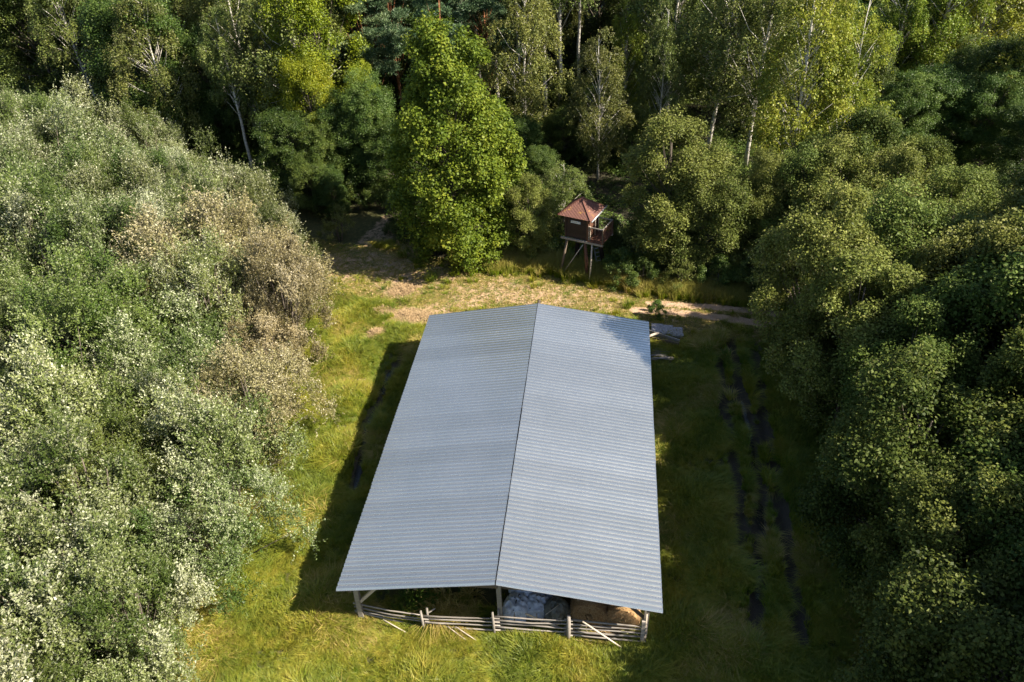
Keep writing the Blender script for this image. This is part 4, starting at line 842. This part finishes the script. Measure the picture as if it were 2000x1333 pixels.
for k_ in range(2):
    mb = MB(); mb.box((-.05, -cw-.062, PZ+1.15-.09*k_), (.62, .03, .07)); part(mb, 'shutter_slat', 'white_board', wn)
# floor beams and balcony
mb = MB(); mb.box((.36, -cw-.09, PZ-.06), (2.7, .10, .12)); part(mb, 'floor_beam', 'grey_wood')
mb = MB(); mb.box((.36, cw+.02, PZ-.06), (2.7, .10, .12)); part(mb, 'floor_beam', 'grey_wood')
for i in range(9):
    mb = MB(); mb.box((cw+.09+i*.108, 0, PZ+.03), (.085, 1.66, .035)); part(mb, 'deck_board', 'red_wood')
for i in range(8):
    mb = MB(); mb.box((cw+.12, -cw-.02, PZ+.15+i*.115), (.14, .05, .085)); part(mb, 'log_end', 'pale_wood')
for (x_, y_) in ((cw+.95, -cw), (cw+.95, cw), (cw+.15, -cw-.02)):
    mb = MB(); mb.beam((x_, y_, PZ), (x_, y_, PZ+.95), .06, .06); part(mb, 'rail_post', 'brown_wood')
mb = MB(); mb.beam((cw+.1, -cw, PZ+.92), (cw+.99, -cw, PZ+.92), .05, .06); part(mb, 'hand_rail', 'grey_wood')
mb = MB(); mb.beam((cw+.95, -cw-.04, PZ+.93), (cw+.95, cw+.04, PZ+.93), .05, .06); part(mb, 'hand_rail', 'grey_wood')
mb = MB(); mb.beam((cw+.1, cw, PZ+.92), (cw+.99, cw, PZ+.92), .05, .06); part(mb, 'hand_rail', 'grey_wood')
for i in range(9):
    y_ = -cw+.12+i*.18; mb = MB(); mb.beam((cw+.95, y_, PZ+.05), (cw+.95, y_, PZ+.9), .03, .05); part(mb, 'baluster', 'red_wood')
for i in range(2):
    mb = MB(); mb.tube([(cw+.12, .1+.5*i, PZ+.05), (cw+.14, .1+.5*i, PZ+1.6)], .035); part(mb, 'roof_post', 'pale_wood', smooth=True)
# pyramid roof, corrugated faces
ez, az_, hw = PZ+1.52, PZ+2.38, 1.06
apex = Vector((0, 0, az_)); cor = [Vector((-hw, -hw, ez)), Vector((hw, -hw, ez)), Vector((hw, hw, ez)), Vector((-hw, hw, ez))]
for f_ in range(4):
    a, b_ = cor[f_], cor[(f_+1) % 4]; nn = (b_-a).cross(apex-a).normalized(); e = empty('roof_face', (0, 0, 0)) if False else None
    n_ = 24; V = []; Fs = []; 
    for i in range(2*n_+1):
        t = i/(2*n_); lo = a.lerp(b_, t)+nn*(.022 if i % 2 else 0); tt = 1-abs(2*t-1); hi = a.lerp(b_, t).lerp(apex if False else apex, 0)
        m_ = a.lerp(b_, .5); hi = a.lerp(b_, t)+(apex-m_)*tt+nn*(.022 if i % 2 else 0); V += [lo, hi, lo-nn*.012]
    for i in range(2*n_): k = 3*i; Fs += [(k, k+3, k+4, k+1), (k+2, k+5, k+3, k)]
    mb = MB(); mb.add(V, Fs); part(mb, 'roof_face', 'red_roof')
for c_ in cor:
    mb = MB(); mb.beam(c_+Vector((0, 0, .02)), apex+Vector((0, 0, .025)), .13, .02); part(mb, 'hip_cap', 'red_roof')
mb = MB(); s_ = .3; mb.add([apex+Vector((0, 0, .05))]+[apex+(c_-apex)*.19+Vector((0, 0, .045)) for c_ in cor], [(0, 1, 2), (0, 2, 3), (0, 3, 4), (0, 4, 1), (4, 3, 2, 1)]); part(mb, 'roof_cap', 'red_roof')
mb = MB(); mb.tube([(hw+.04, -hw-.02, ez-.03), (hw+.04, hw+.14, ez-.0)], .045, 8); part(mb, 'gutter', 'zinc', smooth=True)
# legs and braces
for (a, b_, r_, mt) in (((-.62, -.72, PZ-.1), (-1.0, -1.0, -.1), 0.085, 'brown_wood'), ((-.5, .6, PZ-.1), (-.8, 1.0, -.1), .14, 'dark_wood'), ((.55, -.70, PZ-.1), (.80, -.9, -.1), .11, 'red_wood'), ((.75, .65, PZ-.1), (1.1, 1.05, -.1), .13, 'dark_wood'), ((1.02, -.78, PZ-.1), (1.05, -1.15, -.1), .05, 'pale_wood')):
    mb = MB(); A, B = Vector(a), Vector(b_); mb.tube([A, A.lerp(B, .5)+Vector((.01, .01, 0)), B], [r_*.85, r_, r_*1.05], 8); part(mb, 'leg', mt, smooth=True)
mb = MB(); mb.tube([(.45, -.8, PZ-.25), (-.85, -1.1, .05)], .03, 6); part(mb, 'brace', 'grey_wood', smooth=True)
lad = put(empty('ladder', tuple(at(1172, 522)), .4), 'grey ladder leaning under the back right of the lookout hut', 'ladder')
for sx in (-.17, .17):
    mb = MB(); mb.beam((sx, 0, 0), (sx-.1, .35, 1.3), .06, .04); mb.obj('side_rail', M['zinc'], lad)
for i in range(5):
    t = .12+i*.2; mb = MB(); mb.beam((-.17-.1*t, .35*t, 1.3*t), (.17-.1*t, .35*t, 1.3*t), .04, .03); mb.obj('rung', M['zinc'], lad)
pm = at(1097, 528); mb = MB(); mb.tube([(0, 0, -.1), (0, 0, .45), (.03, .01, .52)], [.07, .07, .03], 8); put(mb.obj('stump', M['pale_wood'], None, True, loc=tuple(pm)), 'short pale stump at the left leg of the lookout hut', 'stump')
